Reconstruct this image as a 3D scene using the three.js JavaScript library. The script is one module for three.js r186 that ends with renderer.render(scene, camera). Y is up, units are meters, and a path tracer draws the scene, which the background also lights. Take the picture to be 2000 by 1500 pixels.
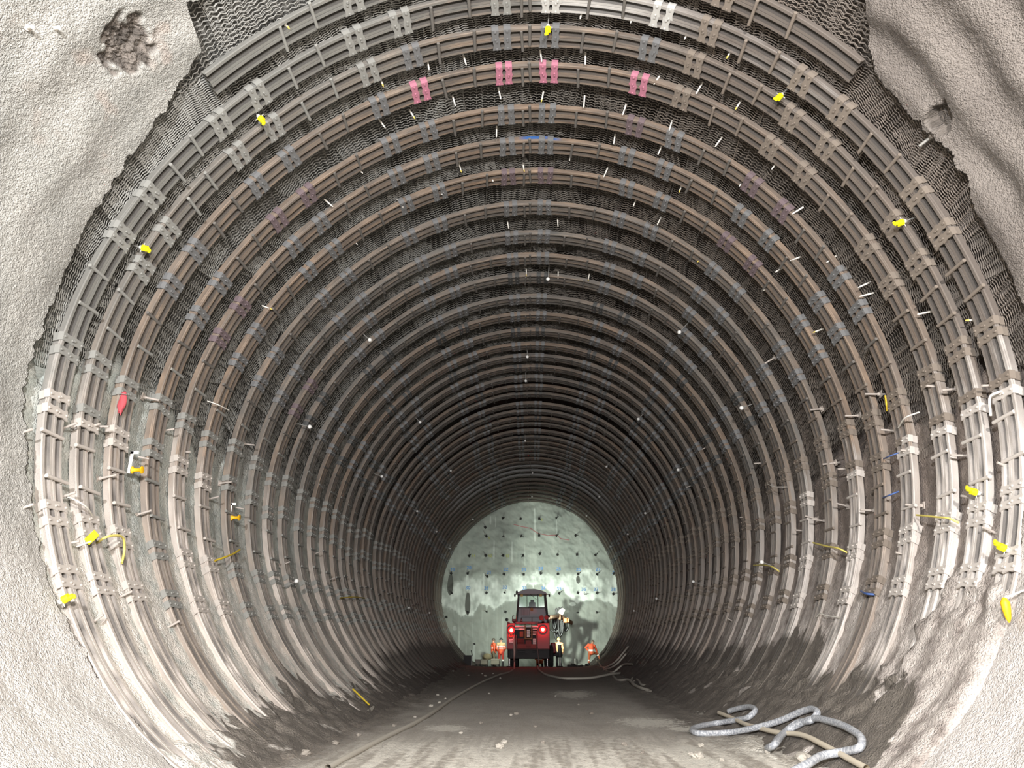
import * as THREE from 'three';
import { mergeGeometries } from 'three/addons/utils/BufferGeometryUtils.js';
import { RoundedBoxGeometry } from 'three/addons/geometries/RoundedBoxGeometry.js';
import { MarchingCubes } from 'three/addons/objects/MarchingCubes.js';
import { createNoise2D, createNoise3D, createNoise4D } from 'simplex-noise';

// ---------------------------------------------------------------- camera, lights, exposure
const scene = new THREE.Scene();
scene.background = new THREE.Color(0x000000);
const FPX = 1450, PITCH = 19.17 * Math.PI / 180, YAW = 1.36 * Math.PI / 180, EYE = 1.6;
const camera = new THREE.PerspectiveCamera(2 * Math.atan(750 / FPX) * 180 / Math.PI, 2000 / 1500, 0.1, 200);
camera.rotation.order = 'YXZ';
camera.rotation.set(PITCH, YAW, 0);
camera.position.set(0, EYE, 0);
scene.add(camera);
const renderer = new THREE.WebGLRenderer({ antialias: true });
renderer.toneMapping = THREE.LinearToneMapping;
renderer.toneMappingExposure = 0.94;
renderer.shadowMap.enabled = true;
// flood lamps on stands behind the camera: [x, y, distance ahead, intensity, colour, aim x, aim y, aim d]
const FLOODS = [
  [-1.8, 4.8, -4, 1020, 0xf8faff, -0.3, 5.2, 16],
  [1.8, 4.8, -4, 980, 0xfdf8f6, 0.3, 5.2, 16],
];
const RIG_LAMPS = [[-1.45, 2.9, 47.9, 135], [1.1, 3.1, 48.2, 290], [-0.7, 1.25, 53, 18], [0.8, 1.25, 53, 14]];

// ---------------------------------------------------------------- helpers
function mulberry(a) { return () => { a |= 0; a = a + 0x6D2B79F5 | 0; let t = Math.imul(a ^ a >>> 15, 1 | a); t = t + Math.imul(t ^ t >>> 7, 61 | t) ^ t; return ((t ^ t >>> 14) >>> 0) / 4294967296; }; }
const rnd = mulberry(7);
const n3 = createNoise3D(mulberry(11)), n2 = createNoise2D(mulberry(23));
const D2R = Math.PI / 180;
const clamp = (x, a = 0, b = 1) => x < a ? a : x > b ? b : x;
const sst = (a, b, x) => { const t = clamp((x - a) / (b - a)); return t * t * (3 - 2 * t); };
const mix = (a, b, t) => a + (b - a) * t;
const mix3 = (a, b, t) => [a[0] + (b[0] - a[0]) * t, a[1] + (b[1] - a[1]) * t, a[2] + (b[2] - a[2]) * t];
const lin = (v) => { v /= 255; return v <= 0.04045 ? v / 12.92 : Math.pow((v + 0.055) / 1.055, 2.4); };
const S = (r, g, b) => [lin(r), lin(g), lin(b)];
const toS = (v) => { v = clamp(v); return 255 * (v <= 0.0031308 ? v * 12.92 : 1.055 * Math.pow(v, 1 / 2.4) - 0.055); };
function interp(tab, x) {
  if (x <= tab[0][0]) return tab[0][1];
  for (let i = 1; i < tab.length; i++) if (x <= tab[i][0]) { const a = tab[i - 1], b = tab[i]; return mix(a[1], b[1], (x - a[0]) / (b[0] - a[0])); }
  return tab[tab.length - 1][1];
}
const fbm2 = (x, y) => 0.55 * n2(x, y) + 0.28 * n2(x * 2.1 + 7, y * 2.1) + 0.17 * n2(x * 4.3, y * 4.3 + 3);
const used = {};
const numbered = (n) => { used[n] = (used[n] || 0) + 1; return used[n] === 1 ? n : n + '_' + String(used[n] - 1).padStart(3, '0'); };
function tag(o, label, category, group, kind) {
  if (label) o.userData.label = label;
  if (category) o.userData.category = category;
  if (group) o.userData.group = group;
  if (kind) o.userData.kind = kind;
  return o;
}
function thing(name, label, category, group) { const g = new THREE.Group(); g.name = numbered(name); scene.add(g); return tag(g, label, category, group); }
function part(parent, name, geo, mat) {
  const m = new THREE.Mesh(geo, mat);
  const c = parent.userData._c || (parent.userData._c = {});
  c[name] = (c[name] || 0) + 1;
  m.name = c[name] === 1 ? name : name + '_' + String(c[name] - 1).padStart(3, '0');
  parent.add(m); return m;
}
function solo(name, geo, mat, label, category, group, kind) { const m = new THREE.Mesh(geo, mat); m.name = numbered(name); scene.add(m); return tag(m, label, category, group, kind); }
const std = (c, rough = 0.85, metal = 0, extra = {}) => new THREE.MeshStandardMaterial({ color: Array.isArray(c) ? new THREE.Color(c[0], c[1], c[2]) : new THREE.Color(c), roughness: rough, metalness: metal, ...extra });
const V = (x, y, z) => new THREE.Vector3(x, y, z);
function box(w, h, d, x = 0, y = 0, z = 0, r = 0) { const g = r ? new RoundedBoxGeometry(w, h, d, 2, r) : new THREE.BoxGeometry(w, h, d); g.translate(x, y, z); return r ? g : g; }
function merge(list) { const a = list.map((g) => { g = g.index ? g.toNonIndexed() : g.clone(); for (const k of Object.keys(g.attributes)) if (!['position', 'normal', 'uv'].includes(k)) g.deleteAttribute(k); if (!g.attributes.uv) g.setAttribute('uv', new THREE.BufferAttribute(new Float32Array(g.attributes.position.count * 2), 2)); return g; }); return mergeGeometries(a); }
function rod(a, b, r, seg = 8, r2) { const d = b.clone().sub(a), L = d.length(); const g = new THREE.CylinderGeometry(r2 === undefined ? r : r2, r, L, seg); g.applyQuaternion(new THREE.Quaternion().setFromUnitVectors(V(0, 1, 0), d.normalize())); g.translate((a.x + b.x) / 2, (a.y + b.y) / 2, (a.z + b.z) / 2); return g; }
function tube(pts, r, seg = 60, rs = 8) { return new THREE.TubeGeometry(new THREE.CatmullRomCurve3(pts, false, 'centripetal'), seg, r, rs, false); }
function grainTexture(size, fn, repU, repV) {
  const data = new Uint8Array(size * size * 4);
  for (let y = 0; y < size; y++) for (let x = 0; x < size; x++) { const v = clamp(fn(x / size, y / size)) * 255, i = (y * size + x) * 4; data[i] = data[i + 1] = data[i + 2] = v; data[i + 3] = 255; }
  const t = new THREE.DataTexture(data, size, size); t.wrapS = t.wrapT = THREE.RepeatWrapping; t.magFilter = THREE.LinearFilter; t.minFilter = THREE.LinearMipmapLinearFilter; t.generateMipmaps = true; t.repeat.set(repU, repV); t.needsUpdate = true; return t;
}
// tileable noise by sampling on a torus
const n4 = createNoise4D(mulberry(77));
function tile(u, v, f, s = 0) { const a = u * 2 * Math.PI, b = v * 2 * Math.PI, k = f / (2 * Math.PI); return n4(Math.cos(a) * k + s, Math.sin(a) * k, Math.cos(b) * k, Math.sin(b) * k); }
function colourMap(w, h, fn) {
  const data = new Uint8Array(w * h * 4);
  for (let y = 0; y < h; y++) for (let x = 0; x < w; x++) { const c = fn((x + 0.5) / w, (y + 0.5) / h), i = (y * w + x) * 4; data[i] = toS(c[0]); data[i + 1] = toS(c[1]); data[i + 2] = toS(c[2]); data[i + 3] = 255; }
  const t = new THREE.DataTexture(data, w, h); t.colorSpace = THREE.SRGBColorSpace; t.magFilter = THREE.LinearFilter; t.minFilter = THREE.LinearMipmapLinearFilter; t.generateMipmaps = true; t.needsUpdate = true; return t;
}
function gridGeo(nu, nv, fn, withColor) {      // fn(i/nu, j/nv) -> {p:[x,y,z], uv:[u,v], c:[r,g,b]}
  const P = [], U = [], C = [], I = [];
  for (let j = 0; j <= nv; j++) for (let i = 0; i <= nu; i++) { const o = fn(i / nu, j / nv, i, j); P.push(...o.p); U.push(...(o.uv || [i / nu, j / nv])); if (withColor) C.push(...o.c); }
  const w = nu + 1;
  for (let j = 0; j < nv; j++) for (let i = 0; i < nu; i++) { const a = j * w + i; I.push(a, a + 1, a + w, a + 1, a + w + 1, a + w); }
  const g = new THREE.BufferGeometry();
  g.setAttribute('position', new THREE.Float32BufferAttribute(P, 3)); g.setAttribute('uv', new THREE.Float32BufferAttribute(U, 2));
  if (withColor) g.setAttribute('color', new THREE.Float32BufferAttribute(C, 3));
  g.setIndex(I); g.computeVertexNormals(); return g;
}

// ---------------------------------------------------------------- the tunnel's section
// angles t in degrees: 0 = right wall, 90 = crown, 180 = left wall; d = distance ahead of the camera (z = -d)
const R0 = 6.5, AY = EYE + 0.611 * R0, FACE_D = 56;
const elev = (t) => Math.asin(Math.sin(t * D2R)) / D2R;
const leftK = (t) => sst(62, 118, t);
const isLeft = (t) => Math.cos(t * D2R) < 0;
function rr(t) { const a = t * D2R, e = elev(t); return 1 - 0.0299 * Math.sin(3 * a) - 0.0104 * Math.cos(3 * a) - 0.0035 * Math.cos(4 * a) + 0.045 * Math.exp(-(((e + 55) / 22) ** 2)); }
function sec(t, off = 0) { const a = t * D2R, k = rr(t) * R0, c = Math.cos(a), s = Math.sin(a); return [k * c + off * c, AY + (s > 0 ? 0.92 : 1) * k * s + off * s]; }
const at = (t, off, d) => { const p = sec(t, off); return V(p[0], p[1], -d); };
const rad = (t) => V(Math.cos(t * D2R), Math.sin(t * D2R), 0);
const tng = (t) => V(-Math.sin(t * D2R), Math.cos(t * D2R), 0);
function ray(u, v) { return V((u - 1000) / FPX, (750 - v) / FPX, -1).applyEuler(camera.rotation); }
function hitWall(u, v, off = 0) {               // where a line of sight meets the lining: { t, d }
  const r = ray(u, v); let lo = 1, hi = 1; 
  const out = (s) => { const x = r.x * s, y = EYE + r.y * s, dy = (y - AY), a = Math.atan2(dy / (dy > 0 ? 0.92 : 1), x), p = sec(a / D2R, off); return Math.hypot(x, y - AY) - Math.hypot(p[0], p[1] - AY); };
  while (out(hi) < 0 && hi < 90) hi *= 1.05; lo = hi / 1.05;
  for (let i = 0; i < 40; i++) { const m = (lo + hi) / 2; if (out(m) < 0) lo = m; else hi = m; }
  const x = r.x * lo, dy = EYE + r.y * lo - AY; let t = Math.atan2(dy / (dy > 0 ? 0.92 : 1), x) / D2R; if (t < -90) t += 360;
  return { t, d: -r.z * lo };
}
const floorY = (d) => interp([[-20, 0], [20, 0], [34, 0.1], [46, 0.24], [50, 0.13], [54, 0], [60, -0.05]], d);
function hitFloor(u, v, up = 0) { const r = ray(u, v); let s = (EYE - up) / -r.y; for (let i = 0; i < 20; i++) s = (EYE - up - floorY(-r.z * s)) / -r.y; return V(r.x * s, EYE + r.y * s, r.z * s); }
const atD = (u, v, d) => { const r = ray(u, v), s = d / -r.z; return V(r.x * s, EYE + r.y * s, -d); };

// steel arches: distance of each front edge
const ARCH_D = [8.57, 9.32, 10.09, 10.96, 12.11, 13.12, 14.21, 15.52, 16.9, 18.06, 19.22, 20.63, 21.9, 23.22, 24.47, 25.59, 26.71, 27.93, 28.99, 29.98, 31.4, 32.5, 33.6, 34.5, 35.84, 37.0, 37.95, 38.9, 39.7, 40.6, 41.7, 42.6, 43.6, 44.9, 46.22, 47.6, 48.9, 50.2, 51.4, 52.69, 54.0, 55.2];
// per arch: rust 0..1, dust on the left wall, dust on the right wall, upper dust left, upper dust right
const ARCH_LOOK = [[0.1, 0.8, 0.8, 0.8, 0.9], [0.15, 0.8, 0.95, 0.75, 0.9], [0.45, 0.75, 0.9, 0.5, 0.65], [0.6, 0.75, 0.95, 0.1, 0.45], [0.75, 0.35, 0.7, 0.1, 0.3], [0.7, 1.0, 0.25, 0.15, 0.1], [0.75, 0.75, 0.85, 0.05, 0.1], [0.45, 0.25, 0.4, 0.05, 0.05], [0.3, 0.3, 0.75, 0.05, 0.05], [0.5, 0.75, 0.6, 0.05, 0.05], [0.35, 0.4, 0.4, 0.05, 0.02], [0.25, 0.35, 0.6, 0.1, 0.05], [0.65, 0.7, 0.5, 0.03, 0.02], [0.5, 0.75, 0.3, 0.03, 0.02]];
const archLook = (i) => ARCH_LOOK[i] || [[0.5, 0.45, 0.35, 0.03, 0.02], [0.3, 0.6, 0.5, 0.05, 0.02], [0.7, 0.5, 0.3, 0.02, 0.02], [0.35, 0.55, 0.45, 0.15, 0.05]][i % 4];

// height of the wet mud line on either wall
const WET_L = [[9.6, -0.2], [10.3, 0.15], [11.7, 0.32], [14, 0.52], [15.6, 0.9], [16.6, 0.85], [18, 0.4], [21, 0.55], [25, 0.95], [30, 1.45], [39, 1.7], [56, 1.9]];
const WET_R = [[9.5, -1], [10.0, 0.1], [10.4, 0.7], [11, 0.95], [12.3, 1.05], [13.7, 1.25], [16.4, 1.65], [20, 1.45], [31, 1.4], [41, 1.95], [56, 2]];
function wetness(t, d, y) {
  const L = isLeft(t), w = interp(L ? WET_L : WET_R, d) + 0.38 * fbm2(d * 0.7 + (L ? 0 : 50), y * 0.5) + 0.16 * n2(d * 2.2, y * 0.5 + (L ? 9 : 40)) + 0.1 * n2(d * 7, y * 6);
  return 1 - sst(w - 0.05, w + 0.06, y);
}
function liningColour(t, d) {
  const e = elev(t), L = isLeft(t), y = sec(t, 0)[1];
  const big = fbm2(d * 0.35 + (L ? 0 : 80), t * 0.05), fine = fbm2(d * 2.2, t * 0.33), streak = n2(d * 3.1, t * 0.07);
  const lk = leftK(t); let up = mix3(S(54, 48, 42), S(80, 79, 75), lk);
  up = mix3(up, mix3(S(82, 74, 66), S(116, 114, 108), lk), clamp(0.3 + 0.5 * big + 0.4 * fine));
  up = up.map((q) => q * mix(1, 0.55, sst(45, 75, e))); let midc = L ? S(150, 155, 149) : S(104, 94, 87);  // unlit crown bays darkened in the lining colour itself
  midc = mix3(midc, L ? S(178, 176, 168) : S(138, 127, 118), clamp(0.25 + 0.5 * fine + 0.3 * big));
  let c = mix3(up, midc, 1 - sst(-4, 8, e + 6 * big));
  const pale = L ? S(206, 199, 189) : S(200, 192, 184);
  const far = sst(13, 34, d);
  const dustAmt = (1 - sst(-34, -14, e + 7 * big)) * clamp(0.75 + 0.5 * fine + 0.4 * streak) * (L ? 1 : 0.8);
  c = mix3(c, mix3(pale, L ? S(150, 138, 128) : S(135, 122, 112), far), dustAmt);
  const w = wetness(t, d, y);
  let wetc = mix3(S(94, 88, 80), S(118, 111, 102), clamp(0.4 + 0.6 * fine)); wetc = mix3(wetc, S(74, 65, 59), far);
  c = mix3(c, wetc, w);
  // dried splashes over the mud
  const sp = sst(0.5, 0.66, fbm2(d * 0.8 + 31, y * 1.2 + d * 0.4) + 0.25 * fine);
  c = mix3(c, mix3(pale, S(120, 112, 104), far), w * sp * (d < 12 && !L ? 1 : 0.55));
  return c;
}

// ---------------------------------------------------------------- relief textures (fine relief only)
const grain = (rep) => grainTexture(512, (u, v) => { const a = tile(u, v, 24), b = tile(u, v, 46, 3), c = tile(u, v, 100, 8); return 0.5 + 0.36 * a + 0.34 * b + 0.16 * c; }, rep[0], rep[1]);
const blob = (rep) => grainTexture(512, (u, v) => { const a = tile(u, v, 26), b = tile(u, v, 60, 3); return 0.5 + 0.34 * a + 0.25 * b; }, rep[0], rep[1]);
const gTex = grain([1, 1]);
const rep = (t, a, b) => { const c = t.clone(); c.repeat.set(a, b); c.needsUpdate = true; return c; };

// ---------------------------------------------------------------- floor
const FD0 = 10, FD1 = 58, FX = 6.2;
function floorBump(x, d) {
  const edge = sst(2.6, 4.4, Math.abs(x + 0.35 * n2(d * 0.2, 3)));
  return 0.012 * n2(x * 1.1, d * 0.5) + edge * ((x < 0 ? 0.15 : 0.1) * fbm2(x * 1.3 + 4, d * 0.8) + 0.05 * Math.abs(n2(x * 4, d * 3)) + 0.04) - 0.03 * Math.exp(-(((Math.abs(x - 0.1) - 1.15) / 0.25) ** 2)) * sst(13, 18, d);
}
const floorH = (x, d) => floorY(d) + floorBump(x, d);
const SPLASH = [[1265, 1411, 0.75, 0.5], [1560, 1432, 0.5, 0.35], [1640, 1470, 0.55, 0.4], [1120, 1355, 0.7, 0.8], [1345, 1462, 0.25, 0.2], [1370, 1485, 0.3, 0.18], [1335, 1424, 0.35, 0.25], [1400, 1400, 0.4, 0.3], [1700, 1445, 0.45, 0.3], [870, 1422, 0.5, 0.3]].map(([u, v, a, b]) => { const p = hitFloor(u, v); return [p.x, -p.z, a, b]; });
const floorTex = colourMap(2048, 2048, (u, v) => {
  const x = (u - 0.5) * 2 * FX, d = FD0 + v * (FD1 - FD0);
  const f = fbm2(x * 0.9, d * 0.6), g = fbm2(x * 4.5, d * 3), h = n2(x * 17, d * 11), strip = n2(x * 2.6, d * 0.13) + 0.5 * n2(x * 7, d * 0.3);
  let c = mix3(S(156, 150, 140), S(174, 168, 158), clamp(0.5 + 0.5 * f + 0.25 * g));
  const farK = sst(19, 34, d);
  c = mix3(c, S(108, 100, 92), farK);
  const edge = sst(2.5, 3.4, Math.abs(x + 0.3 * f));
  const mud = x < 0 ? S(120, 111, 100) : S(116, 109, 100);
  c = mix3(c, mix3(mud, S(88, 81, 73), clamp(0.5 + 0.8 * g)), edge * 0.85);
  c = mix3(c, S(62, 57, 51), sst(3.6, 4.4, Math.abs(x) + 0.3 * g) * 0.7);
  // dry dust on the near floor and in streaks along the tracks
  const dry = (1 - sst(12.2, 15.8, d + 0.9 * f + 0.7 * strip)) * sst(-3.6, -2.2, x) * (1 - sst(3.6, 4.6, x));
  c = mix3(c, mix3(S(240, 235, 222), S(168, 161, 149), clamp(0.5 - 0.55 * strip - 0.6 * g)), dry * 0.95);
  const st = sst(0.25, 0.7, strip + 0.5 * g) * (1 - sst(16, 24, d)) * (1 - edge);
  c = mix3(c, S(160, 153, 140), st * 0.3);
  for (const [sx, sd, a, b] of SPLASH) { const q = Math.hypot((x - sx) / a, (d - sd) / (b * 2.2)); if (q < 1.5) c = mix3(c, S(212, 208, 196), (1 - sst(0.55, 1.05, q + 0.55 * g + 0.25 * h)) * 0.85); }
  if (h > 0.86 && g > 0.1) c = mix3(c, S(190, 185, 174), 0.6);
  if (h < -0.7) c = mix3(c, S(66, 61, 55), 0.35);
  return c;
});
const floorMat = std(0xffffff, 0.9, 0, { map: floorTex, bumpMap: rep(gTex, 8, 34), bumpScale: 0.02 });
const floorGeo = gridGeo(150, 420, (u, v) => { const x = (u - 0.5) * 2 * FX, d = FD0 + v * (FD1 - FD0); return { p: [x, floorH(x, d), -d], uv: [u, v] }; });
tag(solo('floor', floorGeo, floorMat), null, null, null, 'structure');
const floorBack = gridGeo(30, 60, (u, v) => { const x = (u - 0.5) * 2 * FX, d = -16 + v * 26.01; return { p: [x, d > 9.9 ? floorH(x, d) : 0.01, -d] }; });
tag(solo('floor', floorBack, std(S(150, 144, 134), 0.95)), null, null, null, 'structure');

// ---------------------------------------------------------------- arched lining behind and between the arches
function liningOff(t, d) {
  const e = elev(t), L = isLeft(t), big = fbm2(d * 0.45 + (L ? 0 : 60), t * 0.055), mid = fbm2(d * 1.5, t * 0.17), fine = n2(d * 5, t * 0.6);
  const rag = 5 * big + 3 * n2(d * 2, L ? 3 : 8);
  let off = mix(0.27 + 0.07 * big + 0.14 * sst(50, 80, e), 0.02 + 0.03 * big, 1 - sst(-3, 4, e + rag - (L ? 0 : -5)));
  off = mix(off, -0.07, 1 - sst(-30, -16, e + 4 * big));
  off = mix(off, -0.19, 1 - sst(-54, -43, e + 4 * mid + (L ? 2 : -4 - 15 * (1 - sst(10.9, 11.4, d + 0.3 * mid))) - 2 * big));
  // sprayed concrete drapes over the buried arches
  if (e < -30) { let m = 9; for (const q of ARCH_D) { const k = Math.abs(d - q - 0.19); if (k < m) m = k; } off -= 0.03 * Math.exp(-((m / 0.2) ** 2)) * (1 - sst(-40, -33, e)) * sst(-66, -56, e); }
  if (e < 4) off = mix(0.12, off, sst(8.95, 9.35, d));
  return off + 0.03 * mid + 0.008 * fine;
}
function liningMesh(d0, d1, nt, nd, tw, th, name, bump) {
  const T0 = -80, T1 = 260;
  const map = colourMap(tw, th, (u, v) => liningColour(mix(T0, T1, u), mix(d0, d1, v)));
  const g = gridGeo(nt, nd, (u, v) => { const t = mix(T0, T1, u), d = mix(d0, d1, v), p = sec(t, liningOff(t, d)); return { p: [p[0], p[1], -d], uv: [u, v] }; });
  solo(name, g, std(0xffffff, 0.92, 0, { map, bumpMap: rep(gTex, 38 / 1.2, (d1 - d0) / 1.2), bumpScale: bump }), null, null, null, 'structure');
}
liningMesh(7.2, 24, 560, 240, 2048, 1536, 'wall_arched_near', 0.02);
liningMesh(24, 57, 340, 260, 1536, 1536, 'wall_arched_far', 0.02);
// the same bore, plain, from behind the camera, with the wall that closes it
{
  const g = gridGeo(170, 40, (u, v) => { const t = mix(-80, 260, u), d = mix(-16, 4.6, v), p = sec(t, -0.15 + 0.1 * fbm2(d, t * 0.06)); return { p: [p[0], p[1], -d] }; });
  solo('wall_arched_rear', g, std(S(170, 166, 158), 0.95), null, null, null, 'structure');
  solo('wall_rear', box(16, 16, 0.4, 0, AY, 16.2), std(S(120, 118, 112), 0.95), null, null, null, 'structure');
  // rock shell outside the lining, so that the bore has thickness
  const sh = new THREE.CylinderGeometry(9.2, 9.2, 76, 48, 1, true); sh.rotateX(Math.PI / 2); sh.translate(0, AY, -21);
  solo('wall_rock_outer', sh, std(0x3a3834, 1, 0, { side: THREE.DoubleSide }), null, null, null, 'structure');
}

// ---------------------------------------------------------------- rough sprayed concrete nearest the camera
const EDGE_PX = [[365, 5], [380, 60], [392, 100], [330, 200], [255, 300], [200, 390], [160, 460], [130, 530], [100, 605], [72, 680], [50, 765], [48, 870], [58, 960], [80, 1060], [105, 1180], [148, 1255], [200, 1330], [268, 1420], [330, 1500], [1695, 5], [1690, 95], [1720, 160], [1790, 230], [1850, 290], [1890, 350], [1915, 430], [1960, 500], [1999, 590], [1999, 1040], [1985, 1110], [1960, 1200], [1900, 1310], [1830, 1410]];
const EDGE = EDGE_PX.map(([u, v]) => { const h = hitWall(u, v, -0.12); return [h.t, h.d]; }).sort((a, b) => a[0] - b[0]);
EDGE.unshift([-90, 9.6]); EDGE.push([270, 9.4]);
const edgeD = (t) => { let d = interp(EDGE, t); if (t > 45 && t < 135) d = Math.min(d, 7.6); return d + 0.05 * n2(t * 0.35, 1) + 0.025 * n2(t * 1.7, 5) + 0.012 * n2(t * 6, 8); };
const holeL = hitWall(255, 92, -0.15), holeR = hitWall(1832, 232, -0.15);
const arcLen = (dt) => dt * D2R * 6.6;
function nearOff(t, d) {
  const L = isLeft(t), s = arcLen(t), e = elev(t);
  let o = -0.13 + 0.05 * n2(s * 0.42 + (L ? 0 : 30), d * 0.5) + 0.014 * n2(s * 1.3, d * 1.5);
  // folds over the arches buried beneath
  if (!L && e > -5) o += 0.05 * Math.cos((d - 8.15 + 0.16 * n2(s * 0.35, 4)) * 2 * Math.PI / 0.8) * sst(-5, 12, e);
  if (L) o += 0.02 * Math.cos((d - 8.4 + 0.2 * n2(s * 0.3, 9)) * 2 * Math.PI / 0.95) * sst(0, 20, e);
  o += 0.006 * n2(s * 9, d * 9) ;
  for (const [h, r, dep] of [[holeL, 0.44, 0.07], [holeR, 0.22, 0.2]]) {
    const q = Math.hypot(arcLen(t - h.t), d - h.d) / r; if (q < 2) { const m = 1 - sst(0.7, 1.05, q + 0.3 * n2(s * 4, d * 4)); o += m * (dep + 0.03 * n2(s * 5, d * 5) + 0.03 * n2(s * 14, d * 14)); }
  }
  return o;
}
function nearColour(t, d) {
  const L = isLeft(t), s = arcLen(t), e = elev(t), big = fbm2(s * 0.5 + (L ? 0 : 40), d * 0.6), fine = fbm2(s * 3, d * 3), fl = n2(s * 16, d * 16);
  let c;
  if (L) {
    c = mix3(S(138, 137, 131), S(160, 157, 150), clamp(0.5 + 0.6 * big));
    c = mix3(c, S(150, 137, 127), sst(0.25, 0.6, fbm2(s * 0.8 + 9, d * 0.8)) * sst(5, 30, e) * 0.6);
    c = mix3(c, S(186, 181, 174), 1 - sst(-40, -10, e));
  } else {
    c = mix3(S(102, 95, 89), S(122, 115, 108), clamp(0.5 + 0.6 * big));
    c = mix3(c, S(194, 188, 182), 1 - sst(-35, -12, e));
  }
  c = mix3(c, S(120, 114, 106), sst(0.3, 0.8, fine) * 0.25); c = c.map((x) => x * (1 + 0.08 * fl));
  for (const [h, r] of [[holeL, 0.44], [holeR, 0.24]]) {
    const q = Math.hypot(arcLen(t - h.t), d - h.d) / r; if (q < 2) c = mix3(c, mix3(S(72, 66, 60), S(112, 104, 96), clamp(0.4 + 0.9 * fine)), 1 - sst(0.8, 1.0, q + 0.3 * n2(s * 4, d * 4)));
  }
  return c;
}
function nearMesh(t0, t1, nt, nd, name) {
  const g = gridGeo(nt, nd + 3, (u, v, i, j) => {
    const t = mix(t0, t1, u), ed = edgeD(t), w = Math.min(1, j / nd), d = mix(4.4, ed, Math.pow(w, 0.8)), k = Math.max(0, j - nd);
    let off = nearOff(t, d); off = mix(off, Math.max(off, -0.16), sst(0.9, 1, w)); if (k) off += 0.03 + 0.11 * k;
    const p = sec(t, off); return { p: [p[0], p[1], -(d - (k ? 0.02 * k : 0))], uv: [arcLen(t) / 0.9, d / 0.9], c: nearColour(t, d) };
  }, true);
  solo(name, g, std(0xffffff, 0.78, 0, { vertexColors: true, bumpMap: rep(gTex, 1, 1), bumpScale: 0.022 }), null, null, null, 'structure');
}
nearMesh(-78, 62, 760, 190, 'wall_sprayed_right');
nearMesh(62, 118, 80, 40, 'ceiling');
nearMesh(118, 258, 760, 190, 'wall_sprayed_left');

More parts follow.
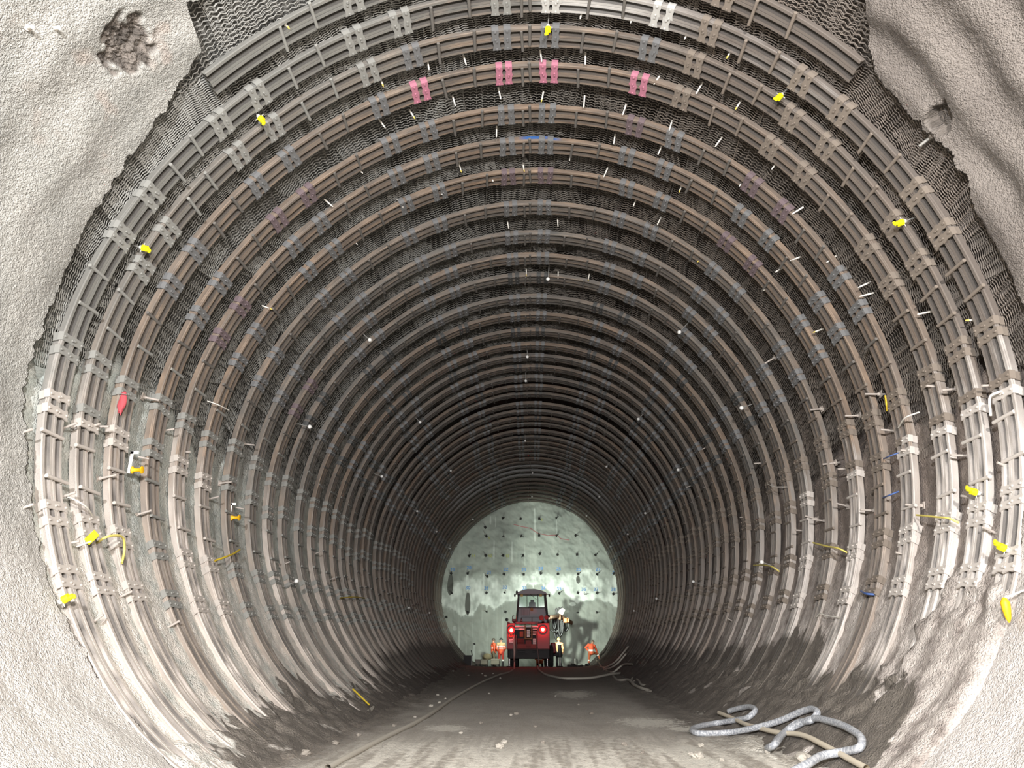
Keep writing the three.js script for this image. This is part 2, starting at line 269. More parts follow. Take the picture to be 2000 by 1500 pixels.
// ---------------------------------------------------------------- tunnel face
const FACE_BOTTOM = -0.4;
const facePx = (u, v) => { const p = atD(u, v, FACE_D); return [p.x, p.y]; };
const FW = 15, FCY = AY;                     // metres covered by the face texture
function faceTexture() {
  const N = 2048, cv = document.createElement('canvas'); cv.width = cv.height = N; const g = cv.getContext('2d');
  const X = (x) => (x / FW + 0.5) * N, Y = (y) => (0.5 - (y - FCY) / FW) * N, K = N / FW;
  const P = (u, v) => { const [x, y] = facePx(u, v); return [X(x), Y(y)]; };
  const img = g.createImageData(N, N), D = img.data;
  // mottled sprayed concrete: lamp light painted as a pale ragged band, greyer around it
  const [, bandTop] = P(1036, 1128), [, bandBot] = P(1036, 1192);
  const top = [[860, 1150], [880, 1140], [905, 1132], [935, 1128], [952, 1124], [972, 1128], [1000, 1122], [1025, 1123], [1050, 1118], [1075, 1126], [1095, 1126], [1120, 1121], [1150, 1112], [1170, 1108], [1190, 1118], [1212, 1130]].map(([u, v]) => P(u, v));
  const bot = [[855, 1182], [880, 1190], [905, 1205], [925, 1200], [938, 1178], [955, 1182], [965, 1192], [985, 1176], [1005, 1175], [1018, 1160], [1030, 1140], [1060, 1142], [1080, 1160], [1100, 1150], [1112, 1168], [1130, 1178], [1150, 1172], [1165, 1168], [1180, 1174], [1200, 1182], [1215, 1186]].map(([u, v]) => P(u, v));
  for (let j = 0; j < N; j++) for (let i = 0; i < N; i++) {
    const x = i / K, y = j / K, f = fbm2(x * 0.45, y * 0.5), f2 = fbm2(x * 1.6 + 9, y * 1.2), st = n2(x * 3.2, y * 0.16) + 0.5 * n2(x * 8, y * 0.3), gr = n2(x * 9, y * 9);
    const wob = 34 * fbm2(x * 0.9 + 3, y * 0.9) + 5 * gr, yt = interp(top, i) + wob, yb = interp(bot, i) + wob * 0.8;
    let c = mix3(S(150, 155, 147), S(176, 180, 170), clamp(0.5 + 0.6 * f + 0.3 * f2));
    c = mix3(c, S(190, 194, 184), sst(0.35, 1.1, st) * 0.45 * sst(N * 0.22, N * 0.4, j));
    c = mix3(c, S(140, 140, 130), sst(yb - 4, yb + 30, j) * 0.55 * clamp(0.7 + 0.4 * f2));
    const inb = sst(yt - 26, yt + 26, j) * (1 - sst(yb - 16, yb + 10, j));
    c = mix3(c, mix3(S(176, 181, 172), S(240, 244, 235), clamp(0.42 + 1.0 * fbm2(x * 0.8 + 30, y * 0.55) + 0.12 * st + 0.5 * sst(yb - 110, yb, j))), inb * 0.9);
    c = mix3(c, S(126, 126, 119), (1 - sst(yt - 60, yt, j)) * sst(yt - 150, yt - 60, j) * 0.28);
    const q = (j * N + i) * 4; D[q] = toS(c[0]); D[q + 1] = toS(c[1]); D[q + 2] = toS(c[2]); D[q + 3] = 255;
  }
  g.putImageData(img, 0, 0);
  // pale runs, and bolt shadows painted as dark tongues
  const run = (u, v0, v1, w, col, al) => { const [a, b] = P(u, v0), [, e] = P(u, v1); g.globalAlpha = al; g.fillStyle = col; g.beginPath(); g.moveTo(a - w * 0.25, b); g.bezierCurveTo(a - w * 0.7, mix(b, e, 0.5), a - w * 0.6, mix(b, e, 0.9), a, e); g.bezierCurveTo(a + w * 0.6, mix(b, e, 0.9), a + w * 0.7, mix(b, e, 0.5), a + w * 0.25, b); g.fill(); g.globalAlpha = 1; };
  for (const [u, a, b, w, al] of [[958, 1008, 1025, 16, 0.5], [968, 1010, 1030, 12, 0.5], [1044, 993, 1060, 22, 0.55], [965, 1055, 1095, 14, 0.5], [1000, 1058, 1100, 18, 0.5], [1025, 1060, 1105, 12, 0.35], [1087, 1012, 1045, 10, 0.4], [1166, 1124, 1152, 30, 0.9], [913, 1122, 1155, 34, 0.7], [897, 1232, 1300, 22, 0.35], [945, 1120, 1160, 16, 0.7], [926, 1255, 1300, 22, 0.4], [1041, 1120, 1150, 14, 0.7], [951, 1160, 1192, 26, 0.6], [1118, 1176, 1184, 60, 0.8], [888, 1222, 1232, 40, 0.4], [982, 1205, 1260, 10, 0.3], [1198, 1160, 1185, 40, 0.6]]) run(u, a, b, w, 'rgb(226,231,222)', al);
  for (const [u, a, b, w] of [[880, 1122, 1163, 46], [914, 1158, 1202, 40], [1129, 1124, 1140, 30]]) run(u, a, b, w * 1.25, 'rgb(92,92,85)', 0.95);
  // red line and painted numbers
  g.strokeStyle = 'rgb(176,70,80)'; g.lineWidth = 5; g.beginPath(); [[1003, 1024], [1018, 1028], [1036, 1032], [1050, 1041], [1070, 1046], [1088, 1045], [1095, 1052], [1112, 1055]].forEach(([u, v], k) => { const [a, b] = P(u, v); k ? g.lineTo(a, b) : g.moveTo(a, b); }); g.stroke();
  g.textAlign = 'center'; g.textBaseline = 'middle';
  const num = (s, u, v, col, px) => { const [a, b] = P(u, v); g.fillStyle = col; g.font = 'bold ' + px + 'px sans-serif'; g.fillText(s, a, b); };
  [['19', 884, 1112], ['20', 916, 1109], ['21', 955, 1118], ['22', 988, 1112], ['23', 1023, 1113], ['24', 1056, 1110], ['25', 1091, 1111], ['26', 1130, 1112], ['27', 1168, 1112], ['28', 1200, 1118], ['30', 914, 1148], ['31', 950, 1149], ['32', 986, 1147], ['33', 1024, 1149], ['34', 1061, 1149], ['35', 1092, 1150], ['36', 1140, 1151], ['37', 1164, 1151], ['38', 1198, 1151]].forEach(([s, u, v]) => num(s, u, v, 'rgb(92,138,196)', 44));
  [['11', 925, 1086], ['12', 957, 1086], ['13', 991, 1086], ['5', 955, 1051], ['3', 1058, 1015]].forEach(([s, u, v]) => num(s, u, v, 'rgb(176,178,92)', 36));
  const tx = new THREE.CanvasTexture(cv); tx.colorSpace = THREE.SRGBColorSpace; return tx;
}
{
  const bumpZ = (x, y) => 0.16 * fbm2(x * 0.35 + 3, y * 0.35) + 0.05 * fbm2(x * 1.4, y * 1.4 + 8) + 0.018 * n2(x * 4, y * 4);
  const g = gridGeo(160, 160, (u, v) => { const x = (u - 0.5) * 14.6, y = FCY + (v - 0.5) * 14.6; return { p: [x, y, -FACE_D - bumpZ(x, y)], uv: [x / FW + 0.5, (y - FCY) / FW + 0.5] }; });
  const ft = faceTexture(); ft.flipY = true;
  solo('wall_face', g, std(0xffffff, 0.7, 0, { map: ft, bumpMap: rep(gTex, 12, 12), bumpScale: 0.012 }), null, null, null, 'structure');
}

// ---------------------------------------------------------------- steel arches
const ORD = ['first', 'second', 'third', 'fourth', 'fifth', 'sixth', 'seventh', 'eighth', 'ninth', 'tenth', 'eleventh', 'twelfth', 'thirteenth', 'fourteenth', 'fifteenth', 'sixteenth', 'seventeenth', 'eighteenth', 'nineteenth', 'twentieth', 'twenty-first', 'twenty-second', 'twenty-third', 'twenty-fourth', 'twenty-fifth', 'twenty-sixth', 'twenty-seventh', 'twenty-eighth', 'twenty-ninth', 'thirtieth', 'thirty-first', 'thirty-second', 'thirty-third', 'thirty-fourth', 'thirty-fifth', 'thirty-sixth', 'thirty-seventh', 'thirty-eighth', 'thirty-ninth', 'fortieth', 'forty-first', 'forty-second'];
const UPROF = [[-0.102, 0.138], [-0.102, 0.114], [-0.070, 0.106], [-0.042, 0], [0.042, 0], [0.070, 0.106], [0.102, 0.114], [0.102, 0.138], [0.052, 0.138], [0.026, 0.018], [-0.026, 0.018], [-0.052, 0.138]];
const JOINTS = [-24, -4, 19.5, 43.2, 67, 90, 112, 136, 160, 184, 206];
const archMat = std(0xffffff, 0.72, 0.15, { vertexColors: true, bumpMap: rep(gTex, 3, 3), bumpScale: 0.004 });
const PALE_L = S(204, 194, 184), PALE_R = S(214, 207, 199);
function archColour(i, t, a, v, y, inner) {
  const L = isLeft(t), e = elev(t), K = archLook(i), d = ARCH_D[i];
  const nz = fbm2(t * 0.12 + i * 7.3, a * 9 + i), nf = n2(t * 1.1 + i * 3, a * 40 + v * 30), st = n2(t * 0.05 + i, a * 55 + v * 20 + i * 2);
  const grey = mix3(S(98, 97, 93), S(136, 133, 126), clamp(0.5 + 0.6 * nz)), rust = mix3(S(108, 89, 74), S(164, 141, 119), clamp(0.5 + 0.45 * nz + 0.4 * nf));
  let c = mix3(grey, rust, clamp(K[0] + 0.35 * nz + 0.25 * st));
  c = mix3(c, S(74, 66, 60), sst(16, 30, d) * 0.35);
  const up = L ? K[3] : K[4];
  if (i >= 32 && i <= 34) c = mix3(c, S(150, 150, 147), 0.8 * sst(30, 55, e + 10 * nz));
  if (i === 5 && t > 84 && t < 91.5 && v < 0.11 && a < 0 && Math.sin(t * 3.2 + 1) > -0.2) c = S(64, 106, 168);
  if (i === 1 && !L) c = mix3(c, S(206, 203, 197), 0.85 * sst(36, 44, e + 4 * nz) * (1 - sst(84, 90, e)));  // strong light on this arch's right shoulder painted in as pale colour
  c = mix3(c, L ? S(126, 125, 119) : S(112, 103, 95), clamp(up + 0.4 * up * nz) * (1 - sst(62, 84, e + 8 * nz)));
  const low = (1 - sst(-20, 4, e + 9 * nz + 5 * st)) * (L ? K[1] : K[2]);
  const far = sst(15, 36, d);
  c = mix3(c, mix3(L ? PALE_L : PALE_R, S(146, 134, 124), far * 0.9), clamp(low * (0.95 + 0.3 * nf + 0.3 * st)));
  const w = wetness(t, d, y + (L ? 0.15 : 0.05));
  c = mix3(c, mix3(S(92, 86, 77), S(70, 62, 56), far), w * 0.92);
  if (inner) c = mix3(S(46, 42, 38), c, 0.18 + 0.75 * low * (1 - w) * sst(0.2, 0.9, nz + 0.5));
  return c;
}
function archSegment(i, prof, tA, tB, nest, stepDeg) {
  const n = Math.max(3, Math.ceil((tB - tA) / stepDeg)), P = [], C = [], U = [], I = [], M = UPROF.length, z0 = ARCH_D[i] + 0.05 + prof * 0.217;
  for (let k = 0; k < M; k++) {
    const q0 = UPROF[k], q1 = UPROF[(k + 1) % M], base = P.length / 3;
    for (let s = 0; s <= n; s++) {
      const t = mix(tA, tB, s / n);
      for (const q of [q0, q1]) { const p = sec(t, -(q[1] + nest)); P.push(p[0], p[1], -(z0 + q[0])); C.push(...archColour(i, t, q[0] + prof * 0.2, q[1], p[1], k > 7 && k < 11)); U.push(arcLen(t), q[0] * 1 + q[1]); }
    }
    for (let s = 0; s < n; s++) { const a = base + s * 2; I.push(a, a + 2, a + 1, a + 1, a + 2, a + 3); }
  }
  for (const [s, flip] of [[0, false], [n, true]]) {      // end caps
    const t = mix(tA, tB, s / n), base = P.length / 3;
    for (const q of UPROF) { const p = sec(t, -(q[1] + nest)); P.push(p[0], p[1], -(z0 + q[0])); C.push(...archColour(i, t, q[0], q[1], p[1])); U.push(0, 0); }
    for (const f of THREE.ShapeUtils.triangulateShape(UPROF.map((q) => new THREE.Vector2(q[0], q[1])), [])) I.push(base + f[0], base + f[flip ? 2 : 1], base + f[flip ? 1 : 2]);
  }
  const g = new THREE.BufferGeometry();
  g.setAttribute('position', new THREE.Float32BufferAttribute(P, 3)); g.setAttribute('color', new THREE.Float32BufferAttribute(C, 3)); g.setAttribute('uv', new THREE.Float32BufferAttribute(U, 2)); g.setIndex(I); g.computeVertexNormals(); return g;
}
// clamp: bow-tie plate over the channel's mouth, ears on both flanges, strap down the front wall, four hex bolts
const clampGeo = (() => {
  const sh = new THREE.Shape([[-0.116, -0.06], [-0.05, -0.064], [-0.01, -0.055], [0.03, -0.055], [0.116, -0.075], [0.116, 0.075], [0.03, 0.055], [-0.01, 0.055], [-0.05, 0.064], [-0.116, 0.06]].map((q) => new THREE.Vector2(...q)));
  const pl = new THREE.ExtrudeGeometry(sh, { depth: 0.02, bevelEnabled: false }); pl.rotateX(Math.PI / 2); pl.translate(0, -0.142, 0);
  const list = [pl];
  for (const s of [-1, 1]) {
    const ear = box(0.014, 0.075, 0.12, s * 0.112, -0.122, 0); list.push(ear);
    const w = box(0.016, 0.125, 0.12); w.rotateZ(s * 0.2); w.translate(s * 0.076, -0.052, 0); list.push(w);
    const b = new THREE.CylinderGeometry(0.019, 0.019, 0.026, 6); b.translate(s * 0.085, -0.168, 0); list.push(b);
  }
  list.push(box(0.1, 0.012, 0.1, 0, 0.006, 0));
  return merge(list);
})();
const CL = { galv: std(S(112, 112, 111), 0.6, 0.1), dark: std(S(84, 84, 82), 0.6, 0.3), greyL: std(S(130, 129, 123), 0.9), brownR: std(S(118, 108, 97), 0.9), paleL: std(S(174, 166, 157), 0.95), paleR: std(S(184, 177, 169), 0.95), pink: std(S(172, 112, 128), 0.7), maroon: std(S(106, 92, 94), 0.7), wet: std(S(88, 82, 74), 0.85), white: std(S(176, 174, 168), 0.7) };
const barMat = { up: std(S(106, 102, 96), 0.75, 0.2), greyL: CL.greyL, brownR: CL.brownR, paleL: CL.paleL, paleR: CL.paleR, wet: CL.wet };
const PINK = { '3:5': 'pink', '3:6': 'pink', '3:4': 'pink', '4:7': 'maroon', '4:4': 'maroon', '4:3': 'maroon', '6:5': 'maroon', '5:8': 'maroon', '4:9': 'maroon', '9:8': 'maroon', '6:3': 'maroon' };
const spacerGeo = (() => { const b = new THREE.CylinderGeometry(0.027, 0.027, 0.46, 10); b.rotateX(Math.PI / 2); const h = new THREE.TorusGeometry(0.03, 0.006, 4, 8, Math.PI); h.rotateZ(0); h.translate(0, 0.005, 0.1); const h2 = h.clone(); h2.translate(0, 0, -0.2); return merge([b, h, h2]); })();
const Mx = new THREE.Matrix4();
const basisQ = (t) => new THREE.Quaternion().setFromRotationMatrix(Mx.makeBasis(V(0, 0, -1), rad(t), new THREE.Vector3().crossVectors(V(0, 0, -1), rad(t))));
const matAt = (t, i, j) => {
  const e = elev(t), L = isLeft(t), K = archLook(i), y = sec(t)[1], d = ARCH_D[i];
  const f = d > 17;
  if (wetness(t, d, y) > 0.5) return 'wet';
  if (e < 9) { const k = L ? K[1] : K[2]; if (k > 0.6 && !f && e < -7) return L ? 'paleL' : 'paleR'; return L ? 'greyL' : 'brownR'; }
  const up = L ? K[3] : K[4]; if (up > 0.4 && e < 66) return L ? 'greyL' : 'brownR';
  return null;
};
function archLabel(i) {
  const K = archLook(i);
  const tone = K[0] > 0.6 ? 'rusty brown' : K[0] < 0.3 ? 'dull grey' : 'grey and rust mottled';
  if (i === 0) return 'nearest steel arch rib, its two ends running under rough sprayed concrete at the picture top';
  if (i === 1) return 'foremost full steel arch rib, grey with dust, directly beside the rough sprayed concrete edge';
  if (i === 2) return 'third dusty steel arch rib behind the sprayed concrete edge, hung with yellow caps';
  if (i === 3) return 'brown steel arch rib with the brightest pink sprayed clamps at its crown';
  if (i === 4) return 'brown steel arch rib just behind the one with bright pink crown clamps';
  if (i === 5) return 'steel arch rib with blue paint dashes right of its crown and white dusted left leg';
  if (i < 20) return `${tone} steel arch rib, ${ORD[i]} counted inward from the sprayed concrete edge`;
  return `dark ${tone} steel arch rib, ${ORD[ARCH_D.length - 1 - i]} counted back from the tunnel face`;
}
const JIT = mulberry(99);
ARCH_D.forEach((d, i) => {
  const near = i < 13, step = d < 20 ? 1.6 : d < 34 ? 2.6 : 4;
  const lab = archLabel(i);
  const A = thing('steel_arch', lab || 'dark steel arch rib in the unlit stretch towards the tunnel face', 'steel arch', i < 20 ? 'steel arch ribs lining the tunnel' : 'steel arch ribs in the dark far stretch');
  const jit = JOINTS.map(() => (JIT() - 0.5) * 2), J = JOINTS.map((t, k) => t + (k === 5 ? 0 : jit[k]));
  const ends = i === 0 ? [[41, 138.5]] : [[-62, 242]];
  const [T0, T1] = ends[0];
  const cuts = [T0, ...J.filter((t) => t > T0 + 6 && t < T1 - 6), T1];
  for (let pr = 0; pr < 2; pr++) for (let k = 0; k + 1 < cuts.length; k++) {
    const nest = k % 2 ? 0.028 : 0, a = cuts[k] - (k ? 4.7 : 0), b = cuts[k + 1] + (k + 2 < cuts.length ? 4.7 : 0);
    part(A, 'channel_segment', archSegment(i, pr, a, b, nest, step), archMat);
  }
  const clampList = [], barList = [];
  J.forEach((jt, k) => { if (jt < T0 + 4 || jt > T1 - 4) return; for (const s of [-1, 1]) for (const w of [-1, 1]) for (let pr = 0; pr < 2; pr++) clampList.push([jt + s * 3.65 + w * 0.88 + (JIT() - 0.5) * 0.3, pr, (k === 4 && s < 0) || (k === 6 && s > 0) ? k + 'x' : k]); });
  for (let k = 0; k < J.length - 1; k++) {
    const a = k < 0 ? -44 : J[k], b = k + 1 < J.length ? J[k + 1] : 224, m = (a + b) / 2;
    if (m < T0 + 4 || m > T1 - 4 || m < -38 || m > 218) continue;
    for (const s of [-1, 1]) barList.push([m + s * 2.6 + (JIT() - 0.5) * 0.8, s]);
  }
  if (T0 < 90) { barList.push([90.6, 1], [89.4, -1]); }
  const clampMat = (t, k) => CL[matAt(t, i)] || CL[PINK[i + ':' + k]] || (i > 9 && (i + parseInt(k)) % 3 === 0 ? CL.dark : i < 2 ? (isLeft(t) ? CL.greyL : CL.white) : CL.galv);
  if (near) {
    for (const [t, pr, k] of clampList) { const m = part(A, 'clamp', clampGeo, clampMat(t, k)); m.position.copy(at(t, -0.012, d + 0.05 + pr * 0.217)); m.quaternion.copy(basisQ(t)); }
  } else {
    const by = new Map();
    for (const [t, pr, k] of clampList) { if (d > 42 && parseInt(k) % 2) continue; const mt = clampMat(t, k); const g = clampGeo.clone(); g.applyMatrix4(new THREE.Matrix4().compose(at(t, -0.012, d + 0.05 + pr * 0.217), basisQ(t), V(1, 1, 1))); if (!by.has(mt)) by.set(mt, []); by.get(mt).push(g); }
    for (const [mt, l] of by) tag(part(A, 'clamps', mergeGeometries(l), mt), null, null, null, 'stuff');
  }
  for (const [t, s] of barList) {
    const mk = matAt(t, i); const m = part(A, 'spacer_bar', spacerGeo, barMat[mk] || barMat.up);
    m.position.copy(at(t, -0.165, d + 0.16 + 0.06 * s)); m.quaternion.copy(new THREE.Quaternion().setFromRotationMatrix(Mx.makeBasis(new THREE.Vector3().crossVectors(rad(t), V(0, 0, 1)), rad(t), V(0, 0, 1))));
    m.rotateY((JIT() - 0.5) * 0.12);
  }
  // thin tie rods to the next arch
  if (i > 0 && i + 1 < ARCH_D.length && d < 36) for (let t = -4; t <= 184; t += 9.4) { const tt = t + (JIT() - 0.5) * 3; if (JIT() < 0.25) continue; part(A, 'tie_rod', rod(at(tt, -0.03, d + 0.33), at(tt + (JIT() - 0.5) * 1.4, 0.02 + 0.03 * JIT(), ARCH_D[i + 1] + 0.01), 0.0075, 5), barMat[matAt(tt, i)] || barMat.up); }
});

// ---------------------------------------------------------------- zigzag wire mesh in the bays
function meshPatch(nz, cell, rw) {              // local: x along the arc (0.48 m), y outward, z along the tunnel, 1 m long
  const P = [], N = [], I = [];
  const bar = (a, b) => { const dx = b[0] - a[0], dz = b[2] - a[2], L = Math.hypot(dx, dz), nx = -dz / L * rw, nz_ = dx / L * rw, k = P.length / 3; for (const q of [a, b]) { P.push(q[0] + nx, q[1], q[2] + nz_, q[0], q[1] - rw, q[2], q[0] - nx, q[1], q[2] - nz_, q[0], q[1] + rw, q[2]); N.push(nx / rw, 0, nz_ / rw, 0, -1, 0, -nx / rw, 0, -nz_ / rw, 0, 1, 0); } for (let s = 0; s < 4; s++) { const u = (s + 1) % 4; I.push(k + s, k + u, k + 4 + s, k + u, k + 4 + u, k + 4 + s); } };
  for (let j = 0; j <= nz; j++) for (let x = 0; x < 0.48 / cell; x++) { const z = j / nz - 0.5, a = (x % 2 ? 1 : -1) * cell * 0.27; bar([x * cell - 0.24, 0, z + a], [(x + 1) * cell - 0.24, 0, z - a]); }
  for (let x = 0; x < 0.48 / cell; x += 2) for (let j = 0; j < nz; j += 1) { if ((j + x / 2) % 2) continue; const z = j / nz - 0.5; bar([x * cell - 0.24, 0.004, z - cell * 0.27], [x * cell - 0.24, 0.004, z + 1 / nz]); }
  const g = new THREE.BufferGeometry(); g.setAttribute('position', new THREE.Float32BufferAttribute(P, 3)); g.setAttribute('normal', new THREE.Float32BufferAttribute(N, 3)); g.setIndex(I); return g;
}
const patchNear = meshPatch(15, 0.06, 0.0064), patchFar = meshPatch(11, 0.08, 0.008);
const wireMat = std(0xffffff, 0.75, 0.1);
const MJ = mulberry(5);
for (let i = -1; i < 17; i++) {
  const d0 = i < 0 ? 7.5 : ARCH_D[i] + 0.12, d1 = ARCH_D[i + 1] + 0.1, w = d1 - d0, list = [];
  const tA = i < 0 ? 22 : -10, tB = i < 0 ? 158 : 182;
  for (let t = tA; t <= tB; t += 3.9) {
    const L = isLeft(t), e = elev(t);
    if (!L && t < 0 && MJ() < 0.3) continue;
    const n = MJ() < 0.55 ? 2 : 1;
    for (let q = 0; q < n; q++) {
      const off = 0.05 + 0.05 * MJ() - q * 0.05, tt = t + (MJ() - 0.5) * (q ? 3 : 0.6);
      const m = new THREE.Matrix4().makeBasis(tng(tt).multiplyScalar(-1), rad(tt), V(0, 0, 1));
      const rot = new THREE.Matrix4().makeRotationFromEuler(new THREE.Euler((MJ() - 0.5) * 0.1 / Math.max(w, 0.5), (MJ() - 0.5) * (q ? 0.7 : 0.2), (MJ() - 0.5) * 0.3));
      const p = at(tt, off, (d0 + d1) / 2);
      const full = new THREE.Matrix4().makeTranslation(p.x, p.y, p.z).multiply(m).multiply(rot).multiply(new THREE.Matrix4().makeScale(1.06 + 0.3 * q * MJ(), 1, w * (q ? 0.8 + 0.25 * MJ() : 1)));
      const K = mix3(i < 2 ? S(116, 106, 97) : S(102, 93, 84), i < 2 ? S(156, 155, 149) : S(134, 133, 127), leftK(tt));
      list.push([full, mix3(K, S(96, 92, 86), MJ() * 0.5)]);
    }
  }
  const im = new THREE.InstancedMesh(i < 9 ? patchNear : patchFar, wireMat, list.length);
  list.forEach(([m, c], k) => { im.setMatrixAt(k, m); im.setColorAt(k, new THREE.Color(...c)); });
  im.name = numbered('wire_mesh'); scene.add(im);
  tag(im, i < 0 ? 'grey zigzag wire mesh in front of the nearest arch rib, cut off by sprayed concrete' : i < 19 ? `zigzag wire mesh of the bay behind the ${ORD[i]} steel arch rib` : 'zigzag wire mesh between arch ribs', 'wire mesh', 'zigzag wire mesh between the arch ribs', 'stuff');
}

// ---------------------------------------------------------------- small things on the walls
const M = {
  yellow: std(S(238, 226, 20), 0.5), amber: std(S(232, 176, 20), 0.55), clear: std(S(205, 205, 198), 0.3), steel: std(S(150, 148, 142), 0.5, 0.4), pale: std(S(222, 217, 206), 0.7), dust: std(S(170, 161, 152), 0.95), dark: std(S(40, 38, 36), 0.7), white: std(S(238, 236, 230), 0.5), red: std(S(172, 70, 76), 0.8), yhose: std(S(222, 206, 110), 0.6), yhose2: std(S(206, 178, 52), 0.6), blue: std(S(70, 96, 150), 0.5), paleY: std(S(214, 190, 96), 0.55),
};
const radialQ = (t) => new THREE.Quaternion().setFromUnitVectors(V(0, 1, 0), rad(t).multiplyScalar(-1));
const capParts = (() => {
  const cap = merge([new THREE.CylinderGeometry(0.05, 0.052, 0.075, 8).translate(0, 0.06, 0), new THREE.CylinderGeometry(0.032, 0.032, 0.06, 6).translate(0.012, 0.115, 0), box(0.05, 0.03, 0.022, 0.03, 0.15, 0)]);
  const collar = merge([new THREE.CylinderGeometry(0.04, 0.03, 0.05, 10).translate(0, 0, 0), box(0.16, 0.008, 0.008, 0, 0.015, 0), box(0.008, 0.008, 0.13, 0, 0.015, 0)]);
  return { cap, collar };
})();
const CAPS = [[1070, 58, 'yellow capped measuring rod at the tunnel crown, highest of the yellow caps'], [512, 232, 'yellow capped measuring rod high on the left of the dusty third arch rib'], [1520, 190, 'yellow capped measuring rod high on the right of the dusty third arch rib'], [285, 485, 'yellow capped measuring rod at mid height on the left, beside a paired clamp'], [1757, 435, 'yellow capped measuring rod at mid height on the right, under a pair of dusty clamps'], [1900, 960, 'yellow capped measuring rod low on the right wall with a dark bolt plate beside it'], [1955, 1068, 'yellow capped measuring rod lowest on the right wall, above the crusted concrete'], [130, 1168, 'yellow capped measuring rod lowest on the left wall beside the rough sprayed concrete edge']];
for (const [u, v, lab] of CAPS) {
  const h = hitWall(u, v, -0.27), o = thing('measuring_rod', lab, 'measuring rod', 'yellow capped measuring rods');
  o.position.copy(at(h.t, -0.2, h.d)); o.quaternion.copy(radialQ(h.t)); o.rotateX((rnd() - 0.5) * 0.3);
  part(o, 'rod', rod(V(0, -0.36, 0), V(0, 0, 0), 0.012, 6), M.steel); part(o, 'collar', capParts.collar, M.clear); part(o, 'cap', capParts.cap, M.yellow);
}
{
  const h = hitWall(170, 1058, -0.2), o = thing('marker_tag', 'flat yellow tag on a pale rod at the lower left wall, beside a yellow hose', 'tag');
  o.position.copy(at(h.t, -0.2, h.d)); o.quaternion.copy(radialQ(h.t)); part(o, 'rod', rod(V(0, -0.3, 0), V(0.02, 0.06, 0), 0.012, 6), M.pale); part(o, 'plate', box(0.11, 0.17, 0.012, 0, 0.08, 0).rotateZ(0.4), M.yellow);
  const h2 = hitWall(1965, 1186, -0.28), a = thing('hanging_cap', 'amber plastic cap hanging from a rod on the right wall by the concrete edge', 'cap');
  a.position.copy(at(h2.t, -0.28, h2.d)); part(a, 'rod', rod(V(0, 0.1, 0), V(0.28, 0.2, 0), 0.012, 6), M.pale);
  const cg = new THREE.LatheGeometry([[0.008, -0.17], [0.03, -0.12], [0.046, -0.02], [0.05, 0.05], [0.03, 0.09], [0.012, 0.11]].map((q) => new THREE.Vector2(...q)), 12); part(a, 'cap', cg, M.amber);
}
// white ball reflectors on rods, deeper in
// white drain tubes poking through the mesh
const TUBES = [[555, 45], [1137, 22], [1235, 33], [1344, 62], [1427, 100], [1056, 107], [1143, 112], [836, 122], [744, 155], [907, 115], [975, 180], [886, 195], [804, 222], [745, 240], [1284, 155], [1367, 170], [1060, 187], [1141, 196], [1220, 212], [1310, 243], [1443, 203], [1405, 275], [970, 255], [1114, 305], [898, 325], [1184, 335], [960, 345], [1200, 270], [1022, 325], [1290, 290], [1515, 320], [1450, 355], [1330, 365], [1240, 395], [1555, 505], [1525, 525], [1600, 645], [1625, 505], [1690, 555], [1810, 610], [1905, 625], [1695, 575], [1560, 410], [1500, 560], [1370, 505], [1288, 430], [700, 330], [640, 395], [520, 600], [690, 470], [780, 395], [860, 370], [1028, 530], [1090, 535], [992, 438], [1089, 433], [1150, 540]];
const archNear = (d) => { let k = 0; ARCH_D.forEach((q, i) => { if (q <= d + 0.25) k = i; }); return k; };
// numbers alike things from the left (or from the top) among those beside the same arch rib
function ranked(list, make, byTop) {
  const G = new Map(); list.forEach((q, i) => { const k = archNear(q.d) + (byTop ? (q.t > 90 ? 'L' : 'R') : ''); if (!G.has(k)) G.set(k, []); G.get(k).push([byTop ? -sec(q.t)[1] : -q.t, i]); });
  const out = []; for (const [k, l] of G) { l.sort((a, b) => a[0] - b[0]); l.forEach(([, i], n) => { out[i] = make(ORD[parseInt(k)], l.length > 1 ? ORD[n] : null, list[i]); }); } return out;
}
const tubeLab = ranked(TUBES.map(([u, v]) => hitWall(u, v, -0.04)), (a, n) => n ? `white drain tube in mesh behind the ${a} arch rib, ${n} from left` : `only white drain tube in the mesh behind the ${a} arch rib`);
const tubeG = (() => { const g = new THREE.CylinderGeometry(0.014, 0.018, 0.2, 8); g.translate(0, 0.02, 0); return g; })(), tubeTip = new THREE.CylinderGeometry(0.009, 0.016, 0.05, 8).translate(0, 0.145, 0);
const BALLS = [[723, 663], [605, 833], [821, 824], [746, 930], [1070, 545], [1030, 697], [1027, 744], [1326, 648], [1448, 796], [1246, 818], [1324, 917], [1260, 1002], [1226, 1043], [1354, 1136], [1488, 1098], [1282, 1169], [881, 919], [815, 998], [853, 1038], [924, 1014], [879, 1071], [1026, 861], [1040, 924], [1039, 970], [1184, 911], [1145, 1007], [1193, 1067], [1170, 970], [579, 1135], [799, 1187], [839, 1197], [1238, 1193]];
const ballG = new THREE.SphereGeometry(0.055, 12, 8), ballR = rod(V(0, -0.62, 0), V(0, -0.03, 0), 0.013, 6);
const ballLab = ranked(BALLS.map(([u, v]) => hitWall(u, v, -0.42)), (a, n) => `white reflector ball on a rod by the ${a} arch rib${n ? ', ' + n + ' from left' : ''}`);
BALLS.forEach(([u, v], k) => {
  const h = hitWall(u, v, -0.42), o = thing('reflector_rod', ballLab[k], 'reflector', 'white reflector balls along the tunnel');
  o.position.copy(at(h.t, -0.42, h.d)); o.quaternion.copy(radialQ(h.t)); part(o, 'ball', ballG, M.white); part(o, 'rod', ballR, M.steel);
});
